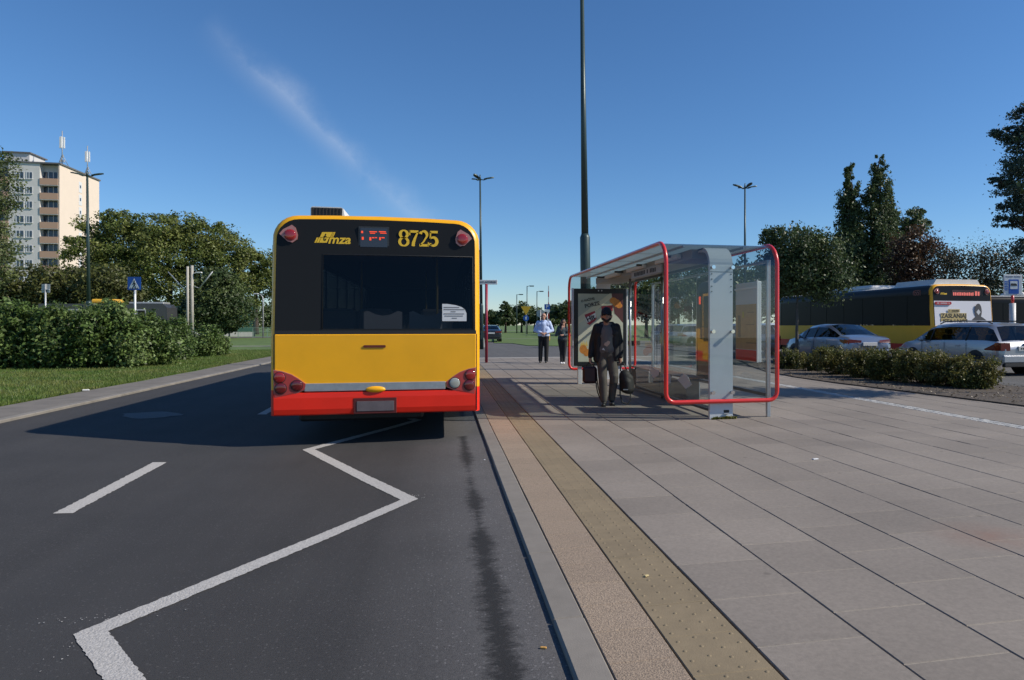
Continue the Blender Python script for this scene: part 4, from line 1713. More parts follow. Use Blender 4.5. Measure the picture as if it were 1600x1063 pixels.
# ---- free-standing poster case at the far end of the shelter
def make_citylight():
    a, b = on_planeY(897, 451, 16.6), on_planeY(978, 571, 16.6)
    x0, x1, z0, z1 = a.x, b.x, b.z, a.z
    cx = (x0 + x1) / 2
    t = thing('poster_case', 'black-framed poster case with a snack advert inside the shelter', 'poster case', (cx, 16.6, PZ))
    hw = (x1 - x0) / 2
    b0, b1 = z0 - PZ, z1 - PZ
    MB().rbox(-hw, hw, -.02, .14, b0, b1, .012).build('case', mat('case_black', (.014, .015, .016), .35), t)
    MB().rbox(-hw - .045, -hw - .002, -.01, .13, b0 - .02, b1 + .01, .01).build('side_rail', M_grey, t)
    MB().rbox(hw + .002, hw + .045, -.01, .13, b0 - .02, b1 + .01, .01).build('side_rail', M_grey, t)
    for x in (-hw + .15, hw - .15):
        MB().rbox(x - .05, x + .05, .02, .10, 0, b0 + .002, .006).build('leg', M_grey, t)

    def Q(px, py):
        q = on_planeY(px, py, 16.6)
        return q.x - cx, q.z - PZ
    p0, p1 = Q(903, 459), Q(973, 565)
    po = MB().prism([(p0[0], p1[1]), (p1[0], p1[1]), (p1[0], p0[1]), (p0[0], p0[1])], -.026, -.021).build('poster', mat('poster_sage', (.42, .45, .34), .45, var=.08, scale=3), t)
    M_cream = mat('poster_cream', (.62, .60, .42), .45)
    M_pk = mat('pack_red', (.36, .035, .05), .4)
    M_or = mat('biscuit', (.55, .21, .035), .5, var=.3, scale=25)

    def poly(pts, m, name, d=0):
        MB().prism([Q(*p) for p in pts], -.0285 - d, -.0265 - d).build(name, m, po)
    poly([(903, 496), (952, 459), (962, 459), (930, 487), (903, 507)], M_cream, 'poster_band')
    poly([(903, 507), (930, 487), (940, 480), (973, 500), (973, 565), (903, 565)], mat('poster_pale', (.50, .53, .42), .45), 'poster_field')
    poly([(955, 459), (973, 459), (973, 505), (960, 490)], mat('poster_brown', (.10, .035, .035), .45), 'poster_corner', .0005)
    for k, (cx_, cy_, rx, ry, a) in enumerate(((958, 470, 6, 5, .3), (963, 474, 6.5, 6, 0), (967, 478, 5, 4, .4))):
        poly([(cx_ + rx * math.cos(u), cy_ + ry * math.sin(u)) for u in np.linspace(0, 2 * math.pi, 15)[:-1]], M_or, 'biscuit', .001 + k * .001)
    for k, (cx_, cy_, rx, ry) in enumerate(((911, 546, 6, 7), (916, 551, 5, 6))):
        poly([(cx_ + rx * math.cos(u), cy_ + ry * math.sin(u)) for u in np.linspace(0, 2 * math.pi, 15)[:-1]], M_or, 'biscuit', .001 + k * .001)
    for k in range(4):
        u = -1.5 + k * .45
        poly([(906 + 3 * k, 541), (908 + 2.6 * k, 534 - k % 2 * 2), (910 + 2.8 * k, 541)], mat('splash_yellow', (.68, .50, .12), .5), 'splash', .0006)
    poly([(913, 492), (929, 486), (932, 498), (929, 502), (921, 508), (917, 506)], M_pk, 'pack', .001)
    poly([(914, 497), (930, 489), (931, 497), (917, 505)], M_paper, 'pack_label', .002)
    poly([(939, 479), (957, 477), (957, 486), (940, 486)], M_pk, 'pack', .001)
    x, z = Q(922.5, 497.5)
    o = text('pack_letters', 'Hit', .17, M_ink, po, (x, -.032, z), bold=.006)
    o.rotation_euler = (math.pi / 2, -.42, 0)
    x, z = Q(925, 476.5)
    o = text('poster_letters', 'PORZE', .125, M_ink, po, (x, -.030, z), bold=.003)
    o.rotation_euler = (math.pi / 2, -.22, 0)
    x, z = Q(918, 469)
    o = text('poster_letters', 'O KAŻDEJ', .075, M_ink, po, (x, -.030, z), bold=.002)
    o.rotation_euler = (math.pi / 2, -.22, 0)
    x, z = Q(937.5, 454.5)
    scribble('case_letters', x - .06, x + .06, z - .015, z + .015, -.0205, 3, M_paper, t, 7)
    return t


make_citylight()

# moss tuft at the pillar foot
p, nr = crown_pts([((4.22 + i * .05, 9.99, PZ + .012), (.05, .02, .018)) for i in range(-3, 4)], 1400, .4, 40)
o = leaf_object('moss_tuft', p, .012, leafmat('moss', (0.14, 0.15, 0.03), .4), None, up=.4)
tag(o, 'low yellow-green weeds at the foot of the grey shelter pillar', 'weeds')
stuff(o)
# ================================================================== street furniture
M_lampgreen = mat('lamp_post_green', (0.030, 0.055, 0.055), 0.42, 0.2, var=.1, scale=3)
M_galv = mat('galvanised', (0.40, 0.41, 0.41), 0.5, 0.5, var=.12, scale=8)
M_blue = mat('sign_blue', (0.01, 0.085, 0.38), 0.4)
M_signw = mat('sign_white', (0.70, 0.70, 0.68), 0.45)
M_conc = mat('pole_concrete', (0.36, 0.34, 0.30), 0.85, var=.15, scale=4)


def lamp(px, py_top, Z, label, H, r=.09, heads=2, base_z=.06, rot=0.0, tilt=0.0, collar=2.6):
    d = at_depth(px, 508, Z)
    t = thing('street_lamp', label, 'street lamp', (d.x, d.y, base_z), rot - PSI)
    t.rotation_euler = (0, tilt, rot - PSI)
    MB().tube([(0, 0, -.02), (0, 0, collar), (0, 0, collar + .12)], [r * 1.45, r * 1.4, r], 14).build('post_foot', M_lampgreen, t)
    MB().tube([(0, 0, collar + .1), (0, 0, H)], [r, r * .55], 12).build('pole', M_lampgreen, t)
    MB().rbox(-.05, .05, -r * 1.47, -r * 1.38, .6, 1.1, .005).build('door', M_lampgreen, t)
    MB().tube([(0, 0, H - .05), (0, 0, H + .28)], [r * .8, r * .3], 8).build('finial', M_lampgreen, t)
    for k in range(heads):
        a = k * 2 * math.pi / heads
        h = MB()
        c, s = math.cos(a), math.sin(a)
        h.tube([(0, 0, H), (.22 * c, .22 * s, H - .02), (.40 * c, .40 * s, H + .05)], .03, 6)
        pr = []
        for u, w, z in ((.22, .06, .0), (.40, .13, .05), (.65, .14, .10), (.82, .05, .12)):
            pr.append((u, w, z))
        vs = []
        for u, w, z in pr:
            for v, dz in ((-w, 0), (w, 0), (w * .7, .06), (-w * .7, .06)):
                vs.append((u * c - v * s, u * s + v * c, H + z + dz))
        fs = [(i * 4 + j, i * 4 + (j + 1) % 4, (i + 1) * 4 + (j + 1) % 4, (i + 1) * 4 + j) for i in range(3) for j in range(4)] + [(0, 1, 2, 3), (12, 15, 14, 13)]
        h.add(vs, fs)
        h.build('lamp_head', M_lampgreen, t)
    return t


lamp(916.5, 0, 22.4, 'thick dark green lamp post rising behind the bus shelter', 12.0, .115, 2, PZ, .4, math.radians(-.75), 4.25)
lamp(752.5, 285, 41.5, 'slim dark lamp post beyond the standing bus with winged lamp heads', 10.1, .085, 3, PZ, .25, math.radians(-.5))
lamp(1164, 295, 43, 'slim dark lamp post behind the shelter with flat winged heads', 9.9, .085, 4, PZ, .3)
lamp(139.5, 278, 40, 'green lamp post with two winged heads behind the green shrubs', 9.9, .10, 2, .165, .25, math.radians(-.6))


def simple_lamp(px, py, Z, H, label, side=1, group=None):
    d = at_depth(px, 508, Z)
    t = thing('road_lamp', label, 'street lamp', (d.x, d.y, .06), -PSI, group)
    MB().tube([(0, 0, 0), (0, 0, H)], [.11, .06], 8).build('pole', M_lampgreen, t)
    m = MB()
    m.tube([(0, 0, H - .1), (side * .5, 0, H + .05)], .035, 6)
    m.rbox(side * .75 - .35, side * .75 + .35, -.14, .14, H - .10, H + .06, .04)
    m.build('lamp_head', M_lampgreen, t)
    return t


simple_lamp(807.5, 460, 120, 6.7, 'short road lamp before the dark pines, left of the yield sign', 1)
simple_lamp(823.5, 447, 110, 7.6, 'tall road lamp standing over the yellow yield sign', 1)
simple_lamp(839, 455, 115, 7.0, 'road lamp between yield sign and parking sign', 1)


def sign_post(name, label, px, py0, py1, Z, base_z=.06, r=.03, m=None):
    d = at_depth(px, 508, Z)
    t = thing(name, label, 'sign', (d.x, d.y, base_z), -PSI)
    top = CH + (HY - py0) / F * Z - base_z
    MB().tube([(0, 0, 0), (0, 0, top)], r, 10).build('post', m or M_galv, t)
    return t, top


# bus-front marker: red post, white board
def czolo():
    Z = 26.6
    t, top = sign_post('stop_marker', 'white lettered board on a slim red post beside the bus', 760, 444, 567, Z, PZ, .055, mat('post_crimson', (.26, .016, .04), .45))
    MB().rbox(-.42, .42, -.03, .0, top - .02, top + .155, .006).build('board', M_signw, t)
    text('board_letters', 'CZOŁO AUTOBUSU', .085, M_ink, t, (0, -.032, top + .068), bold=.002)
    return t


czolo()


def crossing_sign():
    Z = 33
    t, top = sign_post('crossing_sign', 'blue square pedestrian-crossing sign on a pale post above the shrubs', 211, 433, 500, Z, .165, .045, M_signw)
    s = .31
    b = MB().prism(rrect(-s, s, top - 2 * s, top, .03, 3), -.065, -.05).build('sign_plate', M_blue, t)
    tri = MB().prism([(-s * .80, top - 2 * s + .07), (s * .80, top - 2 * s + .07), (0, top - .07)], -.070, -.066).build('triangle', M_signw, b)
    m = MB()
    cz = top - s * 1.2
    m.prism(arc(0, cz + .17, .035, .035, 0, 330, 9), -.075, -.071)
    ribbon(m, [(0, cz + .12), (.01, cz - .02)], .07, -.075, -.071)
    ribbon(m, [(.01, cz - .02), (-.06, cz - .14), (-.10, cz - .22)], .035, -.075, -.071)
    ribbon(m, [(.01, cz - .02), (.07, cz - .10), (.10, cz - .22)], .035, -.075, -.071)
    ribbon(m, [(.0, cz + .10), (-.09, cz + .0)], .028, -.075, -.071)
    ribbon(m, [(.0, cz + .10), (.09, cz + .02)], .028, -.075, -.071)
    m.build('walking_figure', M_ink, tri)
    for k in range(4):
        x = -.16 + k * .107
        MB().prism([(x - .03, top - 2 * s + .085), (x + .03, top - 2 * s + .085), (x + .025, top - 2 * s + .11), (x - .025, top - 2 * s + .11)], -.0735, -.0705).build('stripe', M_ink, tri)


crossing_sign()
t, top = sign_post('sign_back', 'grey back of a square sign on a steel post in the shrubs', 71, 444, 500, 34, .165, .04)
MB().rbox(-.22, .20, .035, .05, top - .42, top, .01).build('sign_plate', M_galv, t)
MB().rbox(-.20, .20, -.03, .034, top - .30, top - .26, .004).build('bracket', M_galv, t)

# yield sign with a blue round one below
t, top = sign_post('yield_sign', 'yellow upside-down triangle sign above a blue round sign', 822, 479, 529, 84, .09, .04)
MB().prism([(-.62, top), (.62, top), (0, top - 1.05)], -.07, -.05).build('triangle_plate', mat('sign_amber', (.72, .40, .02), .4), t)
MB().prism(arc(0, top - 1.42, .36, .36, 0, 345, 20), -.07, -.05).build('round_plate', M_blue, t)
MB().prism([(-.05, top - 1.62), (.05, top - 1.62), (.12, top - 1.2), (-.12, top - 1.3)], -.077, -.071).build('arrow', M_signw, t)
# parking sign
t, top = sign_post('parking_sign', 'blue parking sign with a white P above the waiting man', 855, 475.5, 530, 60, .09, .04)
MB().prism(rrect(-.24, .24, top - .46, top, .03, 3), -.06, -.045).build('sign_plate', M_blue, t)
text('sign_letter', 'P', .42, M_signw, t, (0, -.063, top - .23), bold=.008)
MB().prism(rrect(-.24, .24, top - .66, top - .49, .02, 3), -.06, -.045).build('sub_plate', M_signw, t)
# round sign seen from behind
t, top = sign_post('round_sign', 'grey back of a round sign left of the parking sign', 844.5, 484, 530, 66, .09, .04)
MB().prism(arc(0, top - .38, .38, .38, 0, 345, 22), .045, .06).build('sign_plate', M_galv, t)
# raised barrier arm
d = at_depth(856, 508, 63)
t = thing('barrier', 'raised red and white striped barrier arm above the parking sign', 'barrier', (d.x, d.y, .09), -PSI)
MB().rbox(-.18, .18, -.15, .15, 0, 1.05, .03).build('cabinet', mat('cabinet_orange', (.60, .30, .03), .5), t)
for k in range(8):
    z = .95 + k * .5
    MB().box(.02, .11, -.03, .03, z, z + .5).build('arm_stripe', M_signw if k % 2 else mat('stripe_red', (.45, .03, .03), .5), t)

# catenary mast pair with V arms
d = at_depth(295.5, 508, 58)
t = thing('catenary_mast', 'grey twin tram mast carrying slanting cross arms before the trees', 'mast', (d.x, d.y, .165), -PSI)
MB().tube([(-.13, 0, 0), (-.13, 0, 6.2)], [.12, .10], 8).build('pole', M_conc, t)
MB().tube([(.13, .2, 0), (.13, .2, 6.3)], [.14, .11], 8).build('pole', M_conc, t)
MB().tube([(-.2, 0, 4.1), (-1.75, 0, 5.75)], .045, 6).build('arm', M_galv, t)
MB().tube([(.75, .2, 4.4), (1.85, .2, 5.8)], .055, 6).build('arm', M_galv, t)
MB().tube([(.2, .2, 4.6), (.75, .2, 4.4)], .03, 6).build('brace', M_galv, t)
m = MB()
m.tube([(.13, .2, 5.6), (.5, .2, 5.72)], .03, 6)
m.rbox(.45, .95, .1, .3, 5.66, 5.76, .02)
m.build('lamp_head', M_signw, t)
d = at_depth(411, 508, 75)
t = thing('curved_lamp', 'pale lamp post with a curved neck beside the mesh fence', 'street lamp', (d.x, d.y, .165), -PSI)
MB().tube([(0, 0, 0), (0, 0, 4.0), (-.05, 0, 4.35), (-.25, 0, 4.6), (-.6, 0, 4.68)], [.09, .07, .06, .05, .05], 8).build('pole', M_galv, t)
MB().rbox(-1.0, -.5, -.1, .1, 4.62, 4.74, .03).build('lamp_head', M_signw, t)

# bus-stop post at the right
Z = 24.5
d = at_depth(1582, 508, Z)
t = thing('bus_stop_post', 'white bus-stop board with a blue pictogram on a pale post', 'bus stop', (d.x, d.y, PZ + .03), -PSI)
zz0 = lambda py: CH + (HY - py) / F * Z - PZ - .03
MB().tube([(0, 0, 0), (0, 0, zz0(474))], .105, 14).build('post', mat('post_white', (.56, .56, .55), .5, var=.12, scale=6), t)
MB().tube([(0, 0, zz0(474)), (0, 0, zz0(462))], .05, 10).build('neck', M_redtube, t)
MB().rbox(-.31, .33, -.03, .03, zz0(461.5), zz0(429.5), .012).build('board', M_signw, t)
x0 = (1575 - 1582) / F * Z
MB().prism(rrect(x0, x0 + .36, zz0(459.5), zz0(437), .03, 3), -.040, -.031).build('blue_plate', M_blue, t)
MB().prism(rrect(x0 + .05, x0 + .31, zz0(452), zz0(439.5), .02, 3), -.046, -.041).build('white_field', M_signw, t)
m = MB()
zc = zz0(447)
m.prism([(x0 + .07, zc), (x0 + .29, zc), (x0 + .29, zc + .05), (x0 + .24, zc + .085), (x0 + .07, zc + .085)], -.051, -.0465)
m.build('bus_pictogram', M_ink, t)
for k in range(6):
    z = zz0(441 + k * 2.6)
    MB().box(-.30, -.19, -.036, -.0305, z, z + .035).build('line_number', M_blue, t)
scribble('board_letters', -.26, .26, zz0(434), zz0(431.5), -.0305, 14, mat('board_ink', (.2, .2, .24), .7), t, 8)
# white concrete block behind the bus
d = on_ground(756, 543, PZ)
t = MB().prism([(-.28, 0), (.28, 0), (.2, .62), (-.2, .62)], -.25, .25).build('concrete_block', mat('block_white', (.52, .50, .46), .85, var=.12, scale=6), None, (d.x - .2, d.y, PZ))
tag(t, 'pale concrete block just past the right side of the bus', 'block')
# small litter on road and paving
def bit(name, label, px, py, w, l, h, m, z, rz):
    p = road_pt(px, py) if z is None else on_ground(px, py, z)
    o = MB().rbox(-w / 2, w / 2, -l / 2, l / 2, 0.0, h, min(w, l, h) * .3).build(name, m, None, (p.x, p.y, p.z + .001))
    o.rotation_euler = (0, 0, rz)
    tag(o, label, 'litter')


bit('cigarette_butt', 'orange cigarette butt in the gutter by the dark stain', 849, 1014, .011, .03, .009, mat('filter_orange', (.55, .30, .08), .8), None, 1.2)
bit('paper_scrap', 'tiny white scrap beside the kerb', 757, 719, .014, .02, .006, M_paper, None, .4)
bit('paper_scrap', 'crumpled pale scrap on the paving slabs right of the shelter', 1274, 718.5, .07, .03, .012, M_paper, PZ, .2)
bit('dry_leaf', 'small curled tan leaf on the tactile tiles', 1010, 901, .03, .018, .008, mat('leaf_tan', (.50, .40, .20), .8), PZ, .5)
bit('paper_scrap', 'white crumpled paper on the far verge edge', 134, 611, .12, .05, .03, M_paper, .18, .3)
# ================================================================== cars
G_car = glass('car_glass', (0.16, 0.18, 0.19), 0.06, 0.0, 0.9)
M_inner = mat('car_interior', (0.03, 0.03, 0.032), 0.8)


def car(label, loc, rz, paint, kind='estate', L=4.5, W=1.78, H=1.48, plate=None, rails=False, emblem=False):
    """rear at y=0, nose at y=L; body and glasshouse lofted from cross-sections"""
    t = thing('parked_car', label, 'car', loc, rz)
    # stations: y, bottom, belt height, roof height, half widths sill / belt / roof
    w = W / 2
    if kind == 'estate':
        S = [(0.00, .40, .72, .74, .80, .76, .70), (.05, .30, .88, .90, .92, .90, .80), (.14, .27, .93, .97, .97, .955, .80), (.40, .25, .95, H - .10, .985, .965, .72), (.62, .24, .96, H - .02, 1, .97, .71), (1.25, .22, .955, H, 1, .98, .71),
             (2.1, .2, .94, H, 1, .985, .71), (2.75, .2, .92, H - .05, 1, .985, .69), (3.05, .2, .91, H - .15, 1, .98, .70), (3.55, .2, .90, .93, 1, .96, .78), (4.0, .22, .83, .86, .98, .92, .72), (4.3, .25, .72, .75, .92, .84, .66), (L - .04, .30, .60, .62, .80, .74, .60), (L, .36, .52, .54, .70, .66, .55)]
    else:
        S = [(0.00, .40, .74, .78, .80, .76, .70), (.05, .30, .90, .97, .92, .90, .80), (.20, .27, .95, 1.02, .97, .95, .78), (.62, .25, .96, 1.06, .99, .96, .78), (1.0, .23, .96, 1.24, 1, .965, .70), (1.45, .22, .96, H - .03, 1, .97, .68),
             (2.1, .2, .95, H, 1, .975, .68), (2.75, .2, .93, H - .06, 1, .975, .67), (3.1, .2, .91, H - .19, 1, .97, .69), (3.6, .2, .89, .93, 1, .95, .76), (4.05, .22, .82, .86, .98, .91, .70), (4.35, .25, .70, .74, .91, .83, .64), (L - .04, .30, .60, .62, .80, .74, .60), (L, .36, .52, .54, .70, .66, .55)]
    k = L / S[-1][0]
    rings = []
    for y, zb, zl, zr, a, b, c in S:
        y *= k
        half = [(w * a * .93, zb), (w * a, zb + .13), (w * a * 1.0, zb + (zl - zb) * .62), (w * b, zl - .02), (w * b * .985, zl + .02),
                (w * (b * .25 + c * .75), zl + (zr - zl) * .78), (w * c * .93, zr - .012), (w * c * .5, zr + .012), (0, zr + .018)]
        ring = [(x, y, z) for x, z in half] + [(-x, y, z) for x, z in reversed(half[:-1])]
        rings.append(ring)
    n = len(rings[0])
    body, sw, wsn, rw, floor_ = MB(), {-1: [], 1: []}, MB(), MB(), MB()
    cab0, cab1 = (2, 9) if kind == 'estate' else (3, 9)
    bodyv = [p for r in rings for p in r]
    fs = []
    for i in range(len(rings) - 1):
        for j in range(n - 1):
            q = (i * n + j, i * n + j + 1, (i + 1) * n + j + 1, (i + 1) * n + j)
            seg = min(j, n - 2 - j)
            side = 1 if j < n / 2 else -1
            P4 = [bodyv[x] for x in q]
            tall = S[i][3] - S[i][2] > .2 or S[i + 1][3] - S[i + 1][2] > .2
            if seg == 4 and tall and cab0 <= i < cab1:
                sw[side].append((i, P4))
                continue
            rear_i = (2,) if kind == 'estate' else (3, 4)
            front_i = (8,)
            if seg >= 6 and i in rear_i:
                rw.add(P4, [(0, 1, 2, 3)], True)
                continue
            if seg >= 6 and i in front_i:
                wsn.add(P4, [(0, 1, 2, 3)], True)
                continue
            fs.append(q)
    body.add(bodyv, fs, True)
    body.add(rings[0], [tuple(range(n))])
    body.add(rings[-1], [tuple(range(n))])
    me = body.mesh('body', paint)
    bm = bmesh.new()
    bm.from_mesh(me)
    bmesh.ops.remove_doubles(bm, verts=bm.verts, dist=.0005)
    bmesh.ops.delete(bm, geom=[v for v in bm.verts if not v.link_faces], context='VERTS')
    for e in bm.edges:
        if len(e.link_faces) == 2 and e.calc_face_angle(0) > .75:
            e.smooth = False
    bm.to_mesh(me)
    bm.free()
    bo = link('body', me, t)
    for s in (-1, 1):
        groups = ((cab0, 5), (5, 7), (7, cab1)) if kind == 'estate' else ((cab0, 6), (6, 7), (7, cab1))
        for a, b in groups:
            g = MB()
            for i, P4 in sw[s]:
                if a <= i < b:
                    g.add([(x * 1.002, y, z) for x, y, z in P4], [(0, 1, 2, 3)], True)
            if g.v:
                g.build('side_window', G_car, t)
        for a, b in groups[:-1]:
            y = S[b][0] * k
            zl, zr, bb, cc = S[b][2], S[b][3], S[b][5], S[b][6]
            MB().tube([(s * w * bb * .99, y, zl), (s * w * (bb * .25 + cc * .75), y, zl + (zr - zl) * .78)], .028, 6).build('door_pillar', M_dark, t)
    rw.build('rear_window', G_car, t)
    wsn.build('windscreen', G_car, t)
    MB().rbox(-w * .8, w * .8, .55 * k, 3.3 * k, .30, .84, .05).build('interior', M_inner, t)
    for x in (-.36, .36):
        for y in (1.55, 2.5):
            s_ = MB().rbox(x - .22, x + .22, y * k, y * k + .14, .7, 1.12, .05)
            s_.rbox(x - .12, x + .12, y * k + .02, y * k + .12, 1.14, 1.28, .03)
            s_.build('seat', M_inner, t)
    # wheels and arches
    for y in (.86 * k, 3.55 * k):
        for s in (-1, 1):
            MB().prism(arc(y, .33, .375, .375, 0, 360, 26)[:-1], s * (w * 1.003), s * (w * .7), 'yz').build('wheel_arch', M_dark, t)
            wheel(t, (s * (w - .10), y, .315), .315, .21, s, M_silver)
    # tail lamps wrap round the corners, plate, bumper line, handles, mirrors
    for s in (-1, 1):
        if kind == 'estate':
            pl = [(.35, .70), (.72, .72), (.84, .80), (.84, .93), (.66, .93), (.45, .84)]
            q = MB()
            for (u0, y0), (u1, y1) in (((.60, -.004), (.90, .03)), ((.90, .03), (.985, .16)), ((.985, .16), (1.0, .52))):
                zt0, zt1 = (.92, .92) if u1 <= .985 else (.90, .74)
                q.add([(s * w * u0, y0 - .012, .70), (s * w * u1 * 1.012, y1 - .008, .70 if u1 < 1 else .71), (s * w * u1 * 1.012, y1 - .008, zt1), (s * w * u0, y0 - .012, zt0)], [(0, 1, 2, 3)])
            q.build('tail_lamp', M_lampdk, t)
        else:
            q = MB()
            for (u0, y0), (u1, y1) in (((.38, .0), (.88, .04)), ((.88, .04), (.97, .20)), ((.97, .20), (.99, .42))):
                h0 = .10 if u0 > .5 else .05
                q.add([(s * w * u0, y0 - .03, .86 - h0), (s * w * u1 * 1.015, y1 - .02, .80 if u1 < .98 else .85), (s * w * u1 * 1.015, y1 - .02, .93), (s * w * u0, y0 - .03, .89)], [(0, 1, 2, 3)])
            q.build('tail_lamp', M_lampdk, t)
        m_ = MB()
        m_.ball((s * (w + .09), 3.0 * k, .97), .1, 10, 6, (1, .75, .8))
        m_.tube([(s * w * .93, 3.0 * k, .93), (s * (w + .05), 3.0 * k, .95)], .025, 6)
        m_.build('door_mirror', paint, t)
        for y in (1.55, 2.45):
            MB().rbox(s * w * 1.0 - .012, s * w * 1.0 + .012, y * k - .09, y * k + .09, .79, .82, .006).build('door_handle', paint, t)
        for y in (1.22, 2.12, 3.12):
            MB().box(s * w * 1.0 - .004, s * w * 1.0 + .0015, y * k - .004, y * k + .004, .35, .90).build('door_seam', M_dark, t)
        if rails:
            MB().tube([(s * w * .66, .55 * k, H - .02), (s * w * .68, .75 * k, H + .045), (s * w * .68, 1.6 * k, H + .055), (s * w * .68, 2.4 * k, H + .045), (s * w * .66, 2.65 * k, H - .03)], .018, 6).build('roof_rail', M_dark, t)
        MB().prism(rrect(s * w * .62 - .16, s * w * .62 + .16, .56, .68, .04), L - .10, L - .02).build('head_lamp', M_lampgrey, t)
    MB().rbox(-w * .86, w * .86, -.035, .10, .36, .58, .035).build('rear_bumper', paint, t)
    MB().rbox(-w * .80, w * .80, -.02, .10, .25, .37, .02).build('bumper_foot', M_dark, t)
    MB().rbox(-.27, .27, -.03, .02, .70, .82, .006).build('number_plate', M_plate, t)
    if plate:
        scribble('plate_letters', -.22, .24, .725, .795, -.0305, plate, M_ink, t, 5)
    if emblem:
        MB().prism(arc(0, .90, .05, .05, 0, 345, 16), -.02, .03).build('badge', M_steel, t)
        MB().tube([(-.05, .12, 1.0), (.28, .16, 1.03)], .012, 6).build('rear_wiper', M_dark, t)
    return t


P_silver = mat('paint_silver', (0.34, 0.355, 0.385), 0.28, 0.5, coat=.8)
P_blue = mat('paint_blue_grey', (0.17, 0.21, 0.29), 0.28, 0.5, coat=.8)
P_black = mat('paint_black', (0.018, 0.02, 0.024), 0.25, 0.2, coat=.8)
P_grey = mat('paint_grey', (0.16, 0.17, 0.18), 0.3, 0.4, coat=.8)
P_white = mat('paint_white', (0.62, 0.63, 0.64), 0.3, coat=.8)
CZ = PZ + .03
car('silver estate car with roof rails parked behind the low shrubs', (14.83 + .89, 16.2, CZ), 0, P_silver, 'estate', 4.5, 1.78, 1.47, 7, True, True)
car('blue-grey saloon car parked ahead of the silver estate', (13.27 + .89, 21.05, CZ), 0, P_blue, 'saloon', 4.5, 1.78, 1.44)
p = at_depth(1196, 508, 31.5)
car('dark grey hatchback parked behind the sapling by the shelter', (p.x, p.y, CZ), math.radians(4), P_grey, 'estate', 4.1, 1.74, 1.48)
p = at_depth(1216, 508, 40)
car('white car parked farthest along the bus lane behind the sapling', (p.x, p.y, CZ), math.radians(4), P_white, 'estate', 4.1, 1.74, 1.5)
p = on_ground(768, 535, .06)
car('black saloon driving away past the red marker post', (p.x, p.y + .2, .055), math.radians(-2), P_black, 'saloon', 4.5, 1.76, 1.42)
for px, Z, pt, lb in ((1052, 46, P_silver, 'silver car seen through the shelter glass, beside the red tube'), (1078, 50, P_white, 'white car seen through the shelter glass, next to the grey pillar'), (1025, 52, P_grey, 'grey car seen through the shelter glass beside the bench posts')):
    p = at_depth(px, 508, Z)
    car(lb, (p.x, p.y, .055), math.radians(-75), pt, 'estate', 4.2, 1.75, 1.5)

# ================================================================== people
M_skin = mat('skin', (0.42, 0.23, 0.16), 0.55)
M_hair = mat('hair_dark', (0.018, 0.014, 0.012), 0.6)


def blob(name, caps, voxel, material, parent, smooth=3):
    """continuous surface from tapered capsules, fused by a voxel remesh"""
    mb = MB()
    for p0, r0, p1, r1 in caps:
        p0, p1 = Vector(p0), Vector(p1)
        d = p1 - p0
        pts, rs = [], []
        if d.length < 1e-5:
            mb.ball(p0, r0, 14, 8)
            continue
        u = d.normalized()
        for a in (-80, -50, -20):
            a = math.radians(a)
            pts.append(p0 + u * r0 * math.sin(a))
            rs.append(r0 * math.cos(a))
        pts.append(p0)
        rs.append(r0)
        pts.append(p1)
        rs.append(r1)
        for a in (20, 50, 80):
            a = math.radians(a)
            pts.append(p1 + u * r1 * math.sin(a))
            rs.append(r1 * math.cos(a))
        mb.tube(pts, rs, 14)
    o = mb.build(name, material, parent)
    md = o.modifiers.new('fuse', 'REMESH')
    md.mode = 'VOXEL'
    md.voxel_size = voxel
    md.use_smooth_shade = True
    sm_ = o.modifiers.new('soft', 'SMOOTH')
    sm_.iterations = smooth
    sm_.factor = .5
    dg = bpy.context.evaluated_depsgraph_get()
    me = bpy.data.meshes.new_from_object(o.evaluated_get(dg))
    o.modifiers.clear()
    old = o.data
    o.data = me
    bpy.data.meshes.remove(old)
    if not me.materials:
        me.materials.append(material)
    return o


def hand(wrist, d, palm_n, thumb, curl=.5, s=1.0):
    """palm, four curled fingers of unequal length and a thumb leaving the side"""
    d = Vector(d).normalized()
    nrm = Vector(palm_n)
    nrm = (nrm - d * nrm.dot(d)).normalized()
    side = d.cross(nrm).normalized() * thumb
    w = Vector(wrist)
    caps = [(w, .026 * s, w + d * .05 * s, .030 * s)]
    for i in range(4):
        o = (i - 1.5) * .021 * s
        k = w + d * .085 * s - side * o * 1.0
        caps.append((w + d * .03 * s - side * o * .8, .015 * s, k, .0115 * s))
        ln = (.072, .080, .075, .060)[i] * s
        dd = (d * math.cos(curl) + nrm * math.sin(curl)).normalized()
        m = k + dd * ln * .5
        d3 = (d * math.cos(curl * 2.2) + nrm * math.sin(curl * 2.2)).normalized()
        caps += [(k, .0105 * s, m, .0095 * s), (m, .0095 * s, m + d3 * ln * .5, .008 * s)]
    b = w + d * .025 * s + side * .024 * s
    m = b + (d * .6 + side * .5 + nrm * .5).normalized() * .045 * s
    caps += [(b, .015 * s, m, .012 * s), (m, .012 * s, m + (d * .8 + nrm * .5 + side * .1).normalized() * .032 * s, .009 * s)]
    return caps


